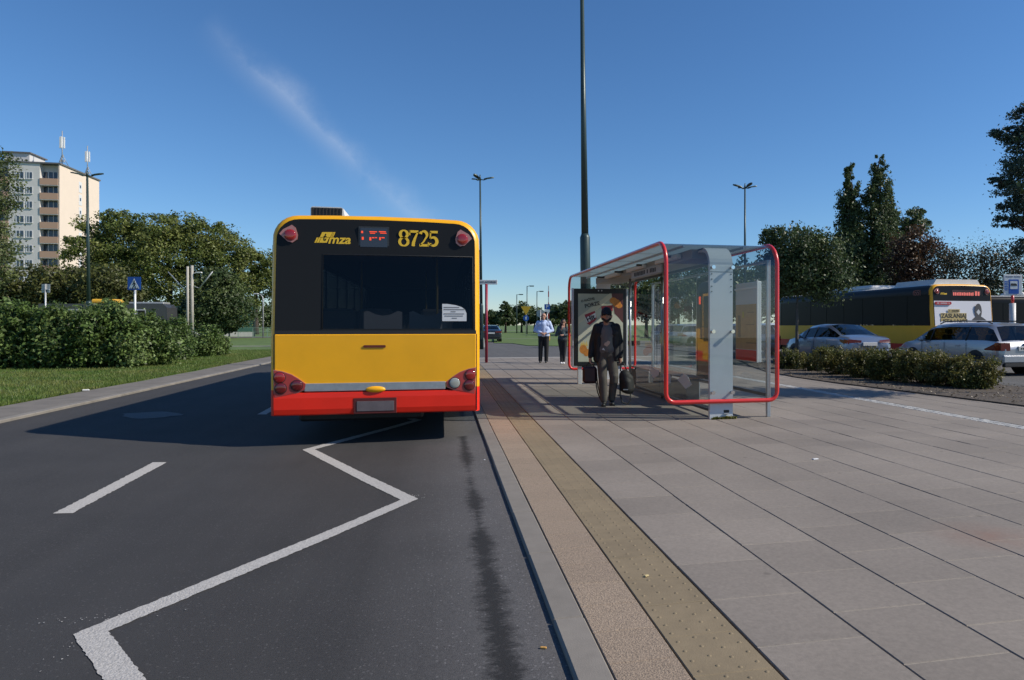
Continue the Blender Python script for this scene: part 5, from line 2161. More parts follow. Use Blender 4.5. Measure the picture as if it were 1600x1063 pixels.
def head_caps(c, r=.095, face=(0, -1, 0)):
    """skull, jaw, nose, ears and neck around centre c"""
    c = Vector(c)
    f = Vector(face).normalized()
    s = f.cross(Vector((0, 0, 1)))
    caps = [(c + Vector((0, 0, .035)) - f * .015, r * .93, c + Vector((0, 0, .03)) + f * .012, r * .88),
            (c + Vector((0, 0, -.02)) + f * .02, r * .78, c + Vector((0, 0, -.075)) + f * .045, r * .48),
            (c + Vector((0, 0, .018)) + f * .092, .010, c + Vector((0, 0, -.020)) + f * .108, .017),
            (c + Vector((0, 0, -.052)) + f * .085, .014, c + Vector((0, 0, -.054)) + f * .086, .014),
            (c + Vector((0, 0, -.05)) - f * .01, .054, c + Vector((0, 0, -.19)) - f * .025, .060)]
    for k in (-1, 1):
        caps.append((c + s * k * .092 + Vector((0, 0, .015)), .018, c + s * k * .092 + Vector((0, 0, -.022)), .013))
    return caps


def face_parts(t, c, face=(0, -1, 0)):
    c = Vector(c)
    f = Vector(face).normalized()
    s = f.cross(Vector((0, 0, 1)))
    for k in (-1, 1):
        q = c + f * .092 + s * k * .034 + Vector((0, 0, .020))
        MB().ball(q, .0115, 8, 5, (1.3, .6, .7)).build('eye', mat('eye_dark', (.03, .025, .02), .2), t)
        MB().cbox(q + f * .004 + Vector((0, 0, .020)), (.034, .010, .007)).build('eyebrow', M_hair, t)
    MB().cbox(c + f * .099 + Vector((0, 0, -.055)), (.042, .008, .009)).build('mouth', mat('lips', (.28, .10, .08), .5), t)


def person(label, loc, rz, sc, J, mats, extras=None):
    t = thing('person', label, 'person', loc, rz)
    t.scale = (sc, sc, sc)
    return t


def V(*a):
    return Vector(a)


def make_walker():
    p = on_ground(948, 633, PZ)
    t = thing('person', 'person in a dark open jacket and cap carrying a bag in each hand', 'person', (p.x, p.y, PZ), -PSI * 1.0)
    t.scale = (.985, .985, .985)
    M_jack = mat('jacket_black', (.012, .012, .015), .75, var=.3, scale=14)
    M_tr = mat('trousers_grey', (.085, .074, .063), .85, var=.18, scale=10)
    M_tee = mat('tee_grey', (.135, .13, .13), .85)
    hipL, hipR = V(.09, 0, .90), V(-.09, 0, .90)       # x>0 is image right
    knL, knR = V(.125, -.09, .50), V(-.085, .03, .49)
    anL, anR = V(.105, -.10, .10), V(-.02, .10, .11)
    anL, anR = V(.09, -.02, .10), V(-.055, -.16, .095)
    knL, knR = V(.13, -.09, .50), V(-.075, -.13, .50)
    sh = 1.43
    elL, elR = V(.245, .03, 1.14), V(-.265, .02, 1.14)
    wrL, wrR = V(.25, -.05, .86), V(-.30, -.03, .86)
    hc = V(-.005, -.05, 1.62)
    body = [(hipL, .085, knL, .06), (knL, .058, anL, .04), (hipR, .085, knR, .06), (knR, .058, anR, .04), (V(-.07, 0, .93), .10, V(.07, 0, .93), .10), (V(0, 0, .95), .12, V(0, -.01, 1.3), .13),
            (V(-.13, 0, 1.36), .08, V(.13, 0, 1.36), .08), (V(.17, 0, sh - .03), .055, elL, .042), (elL, .042, wrL, .03), (V(-.17, 0, sh - .03), .055, elR, .042), (elR, .042, wrR, .03)]
    body += head_caps(hc) + hand(wrL, V(0, 0, -1), V(-1, 0, 0), 1, .8) + hand(wrR, V(0, 0, -1), V(1, 0, 0), -1, .8)
    blob('body', body, .0075, M_skin, t)
    face_parts(t, hc)
    blob('trousers', [(V(-.075, 0, .92), .118, V(.075, 0, .92), .118), (V(0, 0, .98), .13, V(0, 0, .93), .13), (hipL, .105, knL, .082), (knL, .080, anL + V(0, 0, .02), .066), (hipR, .105, knR, .082), (knR, .080, anR + V(0, 0, .02), .066),
                      (knL + V(.01, -.02, .02), .075, knL + V(0, -.02, -.06), .07)], .011, M_tr, t)
    blob('t_shirt', [(V(-.07, -.015, 1.02), .12, V(.07, -.015, 1.02), .12), (V(-.08, -.02, 1.3), .115, V(.08, -.02, 1.3), .115), (V(0, -.02, 1.05), .14, V(0, -.02, 1.35), .13), (V(-.05, 0, 1.44), .07, V(.05, 0, 1.44), .07)], .012, M_tee, t)
    MB().prism([(-.05, 1.10), (0, 1.07), (.05, 1.12), (.06, 1.16), (.02, 1.18), (-.01, 1.15), (-.04, 1.14)], -.172, -.150).build('shirt_print', mat('print_peach', (.52, .36, .28), .7), t)
    MB().prism([(-.09, 1.02), (-.03, 1.0), (-.06, 1.05)], -.165, -.145).build('shirt_print', M_paper, t)
    # jacket: two fronts, back, sleeves, collar
    blob('jacket', [(V(.15, .03, 1.36), .085, V(.175, .02, .86), .07), (V(-.15, .03, 1.36), .085, V(-.18, .02, .84), .07), (V(.14, -.05, 1.30), .066, V(.155, -.07, .84), .052), (V(-.14, -.05, 1.30), .066, V(-.165, -.07, .82), .052),
                    (V(-.12, .09, 1.35), .10, V(.12, .09, 1.35), .10), (V(-.13, .09, 1.1), .10, V(.13, .09, 1.1), .10), (V(-.13, .08, .92), .09, V(.13, .08, .92), .09), (V(0, .09, 1.4), .1, V(0, .09, .95), .1),
                    (V(.175, 0, sh - .01), .078, elL, .062), (elL, .060, wrL + V(0, 0, .03), .046), (V(-.175, 0, sh - .01), .078, elR, .062), (elR, .060, wrR + V(0, 0, .03), .046),
                    (V(-.10, .04, 1.475), .05, V(.10, .04, 1.475), .05), (V(.09, -.04, 1.44), .04, V(.12, -.10, 1.30), .04), (V(-.09, -.04, 1.44), .04, V(-.12, -.10, 1.30), .04)], .013, M_jack, t)
    blob('cap', [(hc + V(0, .0, .055), .100, hc + V(0, .015, .075), .098), (hc + V(-.045, -.09, .055), .016, hc + V(-.03, -.155, .035), .012), (hc + V(.045, -.09, .055), .016, hc + V(.03, -.155, .035), .012), (hc + V(0, -.09, .06), .016, hc + V(0, -.165, .038), .012)], .008, mat('cap_black', (.014, .014, .018), .8), t)
    blob('hair', [(hc + V(-.075, .035, .0), .035, hc + V(-.06, .05, -.05), .03), (hc + V(.075, .035, .0), .035, hc + V(.06, .05, -.05), .03), (hc + V(0, .075, .0), .05, hc + V(0, .06, -.06), .045)], .008, M_hair, t)
    blob('beard', [(hc + V(-.055, -.04, -.055), .026, hc + V(0, -.075, -.088), .034), (hc + V(.055, -.04, -.055), .026, hc + V(0, -.075, -.088), .034)], .007, mat('beard', (.03, .022, .018), .8), t)
    for an, dx in ((anL, .01), (anR, -.01)):
        blob('shoe', [(an + V(0, .03, -.055), .042, an + V(dx, -.14, -.065), .036), (an + V(0, .0, -.02), .045, an + V(0, -.03, -.045), .042)], .009, mat('shoe_black', (.012, .012, .013), .5), t)
        MB().prism([(an.x - .045, an.y + .075), (an.x + .045, an.y + .075), (an.x + dx + .042, an.y - .17), (an.x + dx - .042, an.y - .17)], an.z - .100, an.z - .082, 'xy').build('sole', M_rub, t)
    # bags held in the hands
    M = t.matrix_world
    def place(o, label, cat):
        o.parent = None
        o.location = (p.x, p.y, PZ)
        o.rotation_euler = (0, 0, -PSI)
        o.scale = (.985,) * 3
        tag(o, label, cat)
    b1 = bpy.data.objects.new('shoulder_bag', None)
    C.objects.link(b1)
    place(b1, 'dark maroon bag with a dangling strap held at the side', 'bag')
    hx = wrR + V(0, 0, -.10)
    bg = MB().rbox(hx.x - .14, hx.x + .12, hx.y - .07, hx.y + .07, .40, .71, .04)
    bg.build('bag_body', mat('bag_maroon', (.035, .012, .014), .55, var=.3, scale=12), b1)
    MB().tube([(hx.x - .08, hx.y, .70), (hx.x - .04, hx.y, .76), (hx.x + .02, hx.y, .765), (hx.x + .07, hx.y, .70)], .010, 6).build('handle', M_dark, b1)
    MB().tube([(hx.x + .11, hx.y, .66), (hx.x + .13, hx.y - .02, .40), (hx.x + .17, hx.y - .03, .22), (hx.x + .21, hx.y - .03, .12), (hx.x + .19, hx.y - .03, .10), (hx.x + .13, hx.y - .02, .24), (hx.x + .10, hx.y, .42)], .012, 5).build('strap', M_dark, b1)
    b2 = bpy.data.objects.new('backpack', None)
    C.objects.link(b2)
    place(b2, 'black backpack with a hanging strap carried low in one hand', 'backpack')
    hx = wrL + V(.06, 0, -.10)
    blob('pack_body', [(V(hx.x + .04, hx.y, .34), .125, V(hx.x + .02, hx.y, .54), .11), (V(hx.x + .06, hx.y - .07, .30), .09, V(hx.x + .05, hx.y - .07, .42), .085), (V(hx.x + .1, hx.y, .30), .1, V(hx.x + .08, hx.y, .48), .1)], .014, mat('pack_black', (.012, .012, .013), .7, var=.4, scale=16), b2)
    MB().tube([(hx.x - .06, hx.y, .62), (hx.x - .05, hx.y, .73), (hx.x - .0, hx.y, .76), (hx.x + .05, hx.y, .64)], .012, 6).build('handle', M_dark, b2)
    MB().tube([(hx.x - .07, hx.y - .03, .42), (hx.x - .07, hx.y - .06, .20), (hx.x - .03, hx.y - .07, .06), (hx.x + .06, hx.y - .07, .03), (hx.x + .12, hx.y - .05, .10), (hx.x + .12, hx.y - .03, .30)], .013, 6).build('strap', M_dark, b2)
    MB().rbox(hx.x - .02, hx.x + .07, hx.y - .175, hx.y - .155, .29, .31, .004).build('zip', M_steel, b2)


make_walker()


def make_man():
    p = on_ground(849.5, 567, PZ)
    t = thing('person', 'bald man in a pale blue shirt and black trousers, hands clasped', 'person', (p.x, p.y, PZ), -PSI)
    t.scale = (1.06,) * 3
    hipL, hipR = V(.09, 0, .92), V(-.09, 0, .92)
    knL, knR = V(.10, -.01, .50), V(-.11, 0, .50)
    anL, anR = V(.09, 0, .09), V(-.12, 0, .09)
    elL, elR = V(.31, .02, 1.16), V(-.31, .02, 1.16)
    wrL, wrR = V(.07, -.21, 1.06), V(-.06, -.21, 1.07)
    hc = V(.0, -.02, 1.66)
    body = [(hipL, .085, knL, .06), (knL, .058, anL, .04), (hipR, .085, knR, .06), (knR, .058, anR, .04), (V(-.07, 0, .95), .10, V(.07, 0, .95), .10), (V(0, 0, .97), .13, V(0, 0, 1.33), .135),
            (V(-.14, 0, 1.40), .08, V(.14, 0, 1.40), .08), (V(.18, 0, 1.44), .055, elL, .042), (elL, .042, wrL, .03), (V(-.18, 0, 1.44), .055, elR, .042), (elR, .042, wrR, .03)]
    body += head_caps(hc) + hand(wrL, V(-1, -.3, -.15), V(0, .4, -1), 1, .6) + hand(wrR, V(1, -.3, -.25), V(0, .4, -1), -1, .6)
    blob('body', body, .008, M_skin, t)
    face_parts(t, hc)
    blob('shirt', [(V(-.08, 0, 1.0), .135, V(.08, 0, 1.0), .135), (V(-.1, 0, 1.2), .14, V(.1, 0, 1.2), .14), (V(-.13, 0, 1.38), .11, V(.13, 0, 1.38), .11), (V(0, 0, 1.02), .16, V(0, 0, 1.36), .15), (V(-.06, 0, 1.47), .07, V(.06, 0, 1.47), .07),
                   (V(.19, 0, 1.44), .082, elL, .066), (elL, .066, wrL.lerp(elL, .2), .048), (V(-.19, 0, 1.44), .082, elR, .066), (elR, .066, wrR.lerp(elR, .2), .048)], .012, mat('shirt_blue', (.44, .54, .76), .75, var=.08, scale=12), t)
    blob('trousers', [(V(-.08, 0, .94), .13, V(.08, 0, .94), .13), (hipL, .11, knL, .085), (knL, .085, anL, .07), (hipR, .11, knR, .085), (knR, .085, anR, .07)], .012, mat('trousers_black', (.010, .010, .012), .8), t)
    for an in (anL, anR):
        blob('shoe', [(an + V(0, .03, -.045), .042, an + V(0, -.14, -.055), .036)], .01, mat('shoe_black', (.012, .012, .013), .5), t)
    blob('collar', [(V(-.05, -.05, 1.53), .02, V(-.015, -.085, 1.49), .018), (V(.05, -.05, 1.53), .02, V(.015, -.085, 1.49), .018)], .008, mat('shirt_blue', (.44, .54, .76)), t)


def make_woman():
    p = on_ground(879, 569, PZ)
    t = thing('person', 'dark-haired woman in sunglasses, black outfit and white trainers', 'person', (p.x, p.y, PZ), -PSI)
    t.scale = (.955,) * 3
    hipL, hipR = V(.085, 0, .90), V(-.085, 0, .90)
    knL, knR = V(.07, -.02, .49), V(-.045, 0, .49)
    anL, anR = V(.045, -.02, .09), V(-.04, -.05, .09)
    elL, elR = V(.22, -.04, 1.12), V(-.24, -.02, 1.12)
    wrL, wrR = V(.02, -.20, 1.12), V(-.02, -.16, 1.36)
    hc = V(.03, -.02, 1.60)
    body = [(hipL, .09, knL, .058), (knL, .055, anL, .036), (hipR, .09, knR, .058), (knR, .055, anR, .036), (V(-.07, 0, .93), .10, V(.07, 0, .93), .10), (V(0, 0, .97), .115, V(0, 0, 1.28), .12),
            (V(-.11, 0, 1.34), .07, V(.11, 0, 1.34), .07), (V(.15, 0, 1.39), .05, elL, .038), (elL, .038, wrL, .026), (V(-.15, 0, 1.39), .05, elR, .038), (elR, .038, wrR, .026)]
    body += head_caps(hc, .09) + hand(wrL, V(-1, -.2, .1), V(0, .5, -1), 1, .5, .9) + hand(wrR, V(.35, -.2, 1), V(0, 1, 0), 1, .6, .9)
    blob('body', body, .008, M_skin, t)
    face_parts(t, hc)
    blob('jacket', [(V(-.07, 0, 1.0), .12, V(.07, 0, 1.0), .12), (V(-.09, 0, 1.3), .105, V(.09, 0, 1.3), .105), (V(0, 0, .98), .14, V(0, 0, 1.32), .13), (V(.15, 0, 1.39), .07, elL, .06), (elL, .06, wrL.lerp(elL, .25), .045), (V(-.15, 0, 1.39), .07, elR, .06), (elR, .06, wrR.lerp(elR, .25), .045)],
         .012, mat('jacket_pattern', (.035, .055, .065), .8, var=.9, scale=22), t)
    blob('trousers', [(V(-.07, 0, .92), .125, V(.07, 0, .92), .125), (hipL, .105, knL, .075), (knL, .072, anL, .052), (hipR, .105, knR, .075), (knR, .072, anR, .052)], .012, mat('trousers_black', (.010, .010, .012), .8), t)
    blob('hair', [(hc + V(0, .02, .055), .098, hc + V(0, .03, .02), .09), (hc + V(-.07, .03, .0), .05, hc + V(-.10, .02, -.18), .05), (hc + V(.07, .04, .0), .045, hc + V(.08, .05, -.15), .04), (hc + V(0, .07, .0), .07, hc + V(-.02, .06, -.16), .07)], .01, M_hair, t)
    MB().prism(rrect(hc.x - .07, hc.x + .07, hc.z + .0, hc.z + .042, .015, 3), hc.y - .115, hc.y - .10).build('sunglasses', M_blk, t)
    for an in (anL, anR):
        blob('shoe', [(an + V(0, .03, -.045), .045, an + V(0, -.13, -.05), .04)], .01, mat('trainer_white', (.70, .70, .70), .6), t)


make_man()
make_woman()
# ================================================================== plants
BARK = mat('bark', (0.055, 0.043, 0.034), 0.9, var=.4, scale=8, bump=.6, bscale=18)
BARK2 = mat('bark_grey', (0.10, 0.09, 0.078), 0.9, var=.4, scale=8)
L_mid = leafmat('leaf_mid', (0.1121, 0.1465, 0.0329), .5, (0.175, 0.195, 0.050), .35, .35)
L_dark = leafmat('leaf_dark', (0.0458, 0.0749, 0.025), .5, (0.0936, 0.1248, 0.0374), .25, .5)
L_shrub = leafmat('leaf_shrub', (0.0815, 0.1317, 0.0301), .7, (0.1568, 0.2195, 0.069), .35, .9)
L_pale = leafmat('leaf_pale', (0.0862, 0.1127, 0.0403), .5, (0.138, 0.161, 0.0575), .35, .6)
L_poplar = leafmat('leaf_poplar', (0.058, 0.087, 0.0326), .5, (0.1087, 0.1414, 0.0507), .3, .5)
L_rust = leafmat('leaf_rust', (0.054, 0.0288, 0.0168), .5, (0.09, 0.048, 0.0216), .3, .5)
L_pine = leafmat('leaf_pine', (0.0292, 0.0518, 0.0356), .45, (0.0486, 0.0778, 0.0486), .15, .6)
L_low = leafmat('leaf_low', (0.0968, 0.1089, 0.0242), .55, (0.150, 0.130, 0.035), .35, 1.6)
GZ = .165


def blobs_px(lst, Z0, base):
    """lobes given as (px, py, radius px x, radius px z, depth offset, depth radius)"""
    out = []
    for px, py, rx, rz, dz, rd in lst:
        Z = Z0 + dz
        p = at_depth(px, py, Z)
        out.append(((p.x - base[0], p.y - base[1], p.z - base[2]), (rx / F * Z, rd, rz / F * Z)))
    return out


def tree_px(name, label, cat, px, Z, lobes, n, size, lm, bark=BARK, tr=.25, base_z=GZ, **kw):
    if name == 'broad_tree':
        kw.setdefault('clump', .19)
        kw.setdefault('per', 110)
        kw.setdefault('shell', .72)
    d = at_depth(px, HY, Z)
    base = (d.x, d.y, base_z)
    return tree(name, label, cat, base, blobs_px(lobes, Z, base), n, size, lm, bark, tr, **kw)


# left: broad poplars behind the tram line
g = 'broad trees behind the tram line'
tree_px('broad_tree', 'leafy tree half hiding the peach gable of the block', 'tree', 150, 92, [(138, 385, 24, 42, 0, 3), (128, 425, 34, 38, -2, 3), (165, 365, 26, 30, 2, 3), (160, 415, 36, 45, 0, 4), (150, 455, 45, 30, 0, 4)], 17000, .17, L_mid, tr=.4)
tree_px('broad_tree', 'tall leafy tree with the highest crown left of the mast', 'tree', 205, 94, [(190, 352, 26, 22, 0, 3.5), (205, 375, 40, 35, 0, 4), (188, 415, 38, 45, -1, 4), (225, 420, 38, 50, 1, 4), (205, 460, 50, 30, 0, 4)], 20000, .17, L_mid, tr=.45)
tree_px('broad_tree', 'wide yellow-green tree directly behind the tram mast', 'tree', 265, 95, [(245, 362, 34, 26, 0, 4), (285, 360, 34, 24, 1, 4), (262, 400, 48, 44, -1, 5), (300, 395, 36, 36, 1, 4), (265, 450, 55, 36, 0, 4)], 23000, .17, L_mid, tr=.5)
tree_px('broad_tree', 'leafy tree between the tram mast and the bus', 'tree', 340, 97, [(325, 372, 34, 26, 0, 4), (355, 392, 34, 34, 1, 4), (330, 415, 44, 40, -1, 4), (375, 420, 30, 42, 1, 4), (345, 450, 44, 30, 0, 4)], 19000, .17, L_mid, tr=.45)
tree_px('broad_tree', 'leafy tree whose crown meets the yellow bus edge', 'tree', 400, 99, [(392, 412, 24, 26, 0, 3), (412, 428, 24, 34, 1, 3), (398, 452, 32, 26, -1, 3), (430, 430, 22, 34, 1, 3)], 10000, .17, L_mid, tr=.35)
tree_px('round_tree', 'dense dark round tree standing right of the tram mast', 'tree', 338, 68, [(338, 462, 40, 34, 0, 2.6), (322, 488, 40, 26, -.4, 2.4), (358, 485, 36, 28, .4, 2.4), (340, 436, 26, 16, 0, 1.6), (338, 508, 30, 14, 0, 1.8)], 26000, .13, L_dark, tr=.22, clump=.2)
tree_px('near_tree', 'pale thin-leaved tree at the edge before the apartment block', 'tree', -25, 46, [(2, 262, 20, 24, 0, 1.2), (8, 300, 18, 24, 0, 1.1), (-6, 345, 24, 28, 0, 1.3), (4, 395, 22, 28, .3, 1.2), (-30, 300, 40, 70, 0, 2), (-28, 400, 45, 50, 0, 2), (14, 420, 14, 16, 0, 1)], 8500, .10, L_pale, BARK2, .2, clump=.34, shell=.4)
for px, w, lb in ((40, 45, 'dark bushy tree at the foot of the block, behind the sign back'), (100, 42, 'dark bushy tree at the foot of the block beside the lamp post'), (165, 40, 'dark bushy tree behind the tram, right of the lamp post')):
    tree_px('low_tree', lb, 'tree', px, 66, [(px, 446, w, 28, 0, 2.5), (px - 18, 462, w * .8, 24, -.5, 2), (px + 20, 462, w * .8, 22, .5, 2)], 9000, .15, leafmat('leaf_olive', (0.065, 0.078, 0.0211), .5, (0.1219, 0.1268, 0.0325), .3, .5), tr=.2)

for px, z, lb in ((372, 120, 'hazy low tree behind the far end of the noise barrier'), (425, 125, 'hazy low tree behind the curved lamp post')):
    tree_px('far_tree', lb, 'tree', px, z, [(px, 482, 34, 20, 0, 3), (px - 22, 498, 30, 14, 0, 3), (px + 24, 496, 30, 16, 0, 3)], 6000, .2, L_dark, tr=.2)
# the bank of shrubs on the verge
def shrub(label, px, py_base, py_top, wpx, n, size, lm, base_z, name='shrub', grp=None, deep=.9):
    b = on_ground(px, py_base, base_z)
    Z = b.x * SN + b.y * CS
    hz = CH + (HY - py_top) / F * Z - base_z
    w = wpx / F * Z / 2
    t = thing(name, label, 'shrub', (b.x, b.y + deep * .7, base_z), -PSI, grp)
    mb = MB()
    rnd = random.Random(int(px))
    for k in range(9):
        e = (rnd.uniform(-.7, .7) * w, rnd.uniform(-.5, .5) * deep, hz * rnd.uniform(.5, .85))
        mb.tube([(e[0] * .2, e[1] * .2, -.03), (e[0] * .6, e[1] * .6, e[2] * .5), e], [.022, .016, .006], 5)
    mb.build('stems', BARK, t)
    bl = []
    for k in range(9):
        x = rnd.uniform(-.7, .7) * w
        zc = hz * rnd.choice((.25, .42, .60, .66))
        r = hz * rnd.uniform(.26, .36)
        bl.append(((x, rnd.uniform(-.5, .4) * deep, zc), (max(.3, w * .42), deep * .55, min(r, hz - zc + .05, zc + .02))))
    bl.append(((0, 0, hz * .3), (w, deep, hz * .34)))
    p, nr = crown_pts(bl, n, .22, 40, 1.0, .6)
    p[:, 2] = np.maximum(p[:, 2], .02)
    leaf_object('foliage', p, size, lm, t, up=.35, outward=nr)
    return t


gs = 'shrubs banked along the verge'
for px, yb, yt, w, lb in ((-30, 578, 474, 120, 'broad-leaved green shrub of the bank before the pale thin-leaved tree'), (45, 577, 472, 130, 'broad-leaved green shrub of the bank before the grey sign back'),
                          (110, 577, 473, 130, 'broad-leaved green shrub of the bank below the green lamp post'), (165, 576, 476, 120, 'broad-leaved green shrub of the bank below the yellow tram pod'),
                          (212, 573, 484, 110, 'broad-leaved green shrub of the bank under the blue crossing sign')):
    shrub(lb, px, yb, yt, w, 14000, .058, L_shrub, GZ, 'shrub', gs, .8)
for px, yb, yt, w in ((20, 572, 470, 120), (140, 570, 471, 120)):
    shrub('taller green shrub in the rear row of the verge bank', px, yb, yt, w, 12000, .058, L_shrub, GZ, 'shrub', 'rear shrubs of the verge bank', .8)
for px, yb, yt, w, lb in ((255, 564, 494, 90, 'lower green shrub of the bank right of the crossing sign'), (290, 559, 508, 80, 'lower green shrub of the bank at the foot of the tram mast')):
    shrub(lb, px, yb, yt, w, 13000, .05, L_shrub, GZ, 'shrub', gs, .8)
shrub('smallest green shrub closing the verge bank nearest the bus', 322, 557, 519, 52, 9000, .05, L_shrub, GZ, 'shrub', None, .7)

# right: low hedge shrubs in the planting bed
shrub('low rusty-green shrub at the sapling foot beside the red tube', 1240, 577, 545, 46, 7000, .028, L_low, PZ + .028, 'low_shrub', None, .45)
shrub('smallest dry shrub between the sapling shrub and the low hedge', 1276, 580, 552, 34, 4000, .028, L_low, PZ + .028, 'low_shrub', None, .35)
for px, yb, yt, w, lb in ((1318, 586, 541, 74, 'yellowish-green hedge shrub below the blue-grey saloon'), (1362, 591, 543, 76, 'yellowish-green hedge shrub below the saloon tail lamps'), (1410, 596, 545, 80, 'yellowish-green hedge shrub before the bonnet of the silver estate'),
                          (1455, 600, 549, 76, 'yellowish-green hedge shrub before the front door of the silver estate'), (1500, 605, 553, 76, 'yellowish-green hedge shrub before the rear wheel of the silver estate'), (1542, 608, 560, 64, 'yellowish-green end shrub of the hedge below the estate tail lamp')):
    shrub(lb, px, yb, yt, w, 11000, .026, L_low, PZ + .028, 'low_shrub', 'low hedge shrubs beside the car park', .5)

# sapling and trees on the right
tree_px('young_tree', 'young slender tree with a round crown beside the shelter', 'tree', 1245, 26, [(1240, 385, 42, 30, 0, 1.1), (1275, 400, 40, 34, 0, 1.2), (1255, 430, 52, 34, 0, 1.2), (1290, 435, 36, 32, 0, 1.0), (1220, 425, 30, 40, 0, 1), (1210, 370, 18, 14, 0, .5)], 30000, .055, L_dark, BARK2, .085, PZ, trunk_top=3.0, clump=.26)
tree_px('young_tree', 'young tree in the bed casting the round shadow on the paving', 'tree', 1712, 14.3, [(1712, 220, 70, 80, 0, 1.0), (1712, 300, 80, 60, 0, 1.0)], 9000, .06, L_dark, BARK2, .06, PZ, trunk_top=3.6)
gp_ = 'columnar poplars behind the buses'
def poplar(label, px, top, bot, w, Z, seed, n):
    rnd = random.Random(seed)
    lobes = []
    k = 17
    for i in range(k):
        f = (i + .3) / k
        py = top + (bot - top) * f
        wd = w * (.30 + 1.0 * math.sin(min(1, f * 1.25) * math.pi * .55)) * rnd.uniform(.75, 1.15)
        lobes.append((px + rnd.uniform(-.5, .5) * w * (.25 + f * .7), py, wd * .62, (bot - top) / k * 1.6, rnd.uniform(-.5, .5), wd / F * Z * .8))
    tree_px('poplar', label, 'tree', px, Z, lobes, n, .14, L_poplar, tr=.25, clump=.22, per=60, shell=.5, flat=1.3)


poplar('slim columnar poplar, left of the pair behind the bus', 1327, 262, 470, 31, 75, 3, 26000)
poplar('tallest columnar poplar, right of the pair behind the bus', 1371, 255, 470, 33, 75, 5, 28000)
poplar('short columnar poplar tucked against the tallest one', 1391, 308, 470, 22, 76, 8, 14000)
tree_px('broad_tree', 'olive-green tree rising over the dark rusty one', 'tree', 1420, 82, [(1412, 345, 22, 20, 0, 2), (1435, 342, 20, 14, 0, 2), (1420, 372, 28, 26, 0, 2.5), (1400, 365, 14, 30, 0, 2)], 8000, .15, L_poplar, tr=.3)
tree_px('rusty_tree', 'dark rusty-brown tree behind the bus roof', 'tree', 1432, 66, [(1430, 385, 34, 26, 0, 2), (1418, 412, 34, 30, 0, 2), (1450, 412, 30, 32, 0, 2), (1432, 445, 44, 26, 0, 2)], 13000, .12, L_rust, tr=.25)
for px, lb in ((1490, 'sparse dark tree right of the rusty one'), (1540, 'sparse half-bare tree behind the advert bus'), (1585, 'thin tree behind the bus-stop board')):
    tree_px('sparse_tree', lb, 'tree', px, 62, [(px - 8, 405, 24, 22, 0, 1.6), (px + 14, 420, 22, 24, 0, 1.6), (px, 440, 32, 22, 0, 1.8)], 2600, .11, leafmat('leaf_dusk', (0.03, 0.039, 0.021), .5, (0.06, 0.054, 0.027), .3, .5), tr=.13, clump=.42, per=24, shell=.2)
tree_px('bare_tree', 'leafless twiggy tree against the sky behind the bus', 'tree', 1532, 70, [(1525, 392, 22, 22, 0, 1.6), (1545, 396, 22, 22, 0, 1.6), (1510, 402, 16, 16, 0, 1.4), (1560, 405, 18, 14, 0, 1.4)], 500, .07, L_dark, BARK, .12, clump=.5, per=8)
# pine reaching in from the right
tree_px('pine_tree', 'dark pine with drooping boughs reaching in beside the bus-stop post', 'pine tree', 1650, 30, [(1608, 220, 40, 20, 0, 1.0), (1572, 208, 26, 10, 0, .6), (1610, 262, 45, 22, 0, 1.1), (1585, 300, 30, 14, 0, .7), (1560, 284, 20, 7, 0, .5), (1605, 335, 42, 20, 0, 1.0), (1575, 345, 24, 9, 0, .5), (1612, 180, 26, 16, 0, .8), (1640, 250, 50, 90, 0, 1.4), (1612, 385, 30, 16, 0, .8), (1590, 322, 30, 12, 0, .7)], 30000, .055, L_pine, BARK, .2, PZ, clump=.3, per=50, flat=.5)
# background trees seen through the shelter and behind the parked cars
for i, (px, top, w, z) in enumerate(((905, 470, 60, 100), (960, 440, 70, 95), (1010, 425, 70, 90), (1060, 415, 75, 88), (1115, 410, 75, 86), (1170, 405, 70, 84), (1215, 395, 60, 82))):
    h = 500 - top
    tree_px('hedge_tree', ['dark tree behind the poster case', 'dark tree showing through the shelter beside the poster case', 'dark tree showing through the shelter between its posts', 'dark tree showing through the shelter left of the grey pillar', 'dark tree hidden behind the grey shelter pillar', 'dark tree showing right of the grey shelter pillar', 'dark tree behind the sapling crown'][i], 'tree', px, z,
            [(px, top + h * .25, w * .4, h * .25, 0, 2.5), (px - w * .25, top + h * .55, w * .45, h * .35, -1, 3), (px + w * .25, top + h * .55, w * .45, h * .35, 1, 3), (px, top + h * .8, w * .6, h * .22, 0, 3)], 7500, .2, L_dark, tr=.25, base_z=.09)
for i, (px, top, w, z) in enumerate(((1260, 440, 80, 72), (1320, 445, 80, 70), (1390, 440, 90, 68), (1470, 440, 90, 66), (1550, 438, 90, 64))):
    h = 505 - top
    tree_px('undergrowth_tree', 'low dark tree in the thicket behind the buses', 'tree', px, z,
            [(px, top + h * .4, w * .5, h * .4, 0, 2), (px - w * .3, top + h * .65, w * .4, h * .35, -1, 2), (px + w * .3, top + h * .65, w * .4, h * .35, 1, 2)], 5500, .17, L_dark, tr=.2, base_z=.09, group='low thicket trees behind the buses')
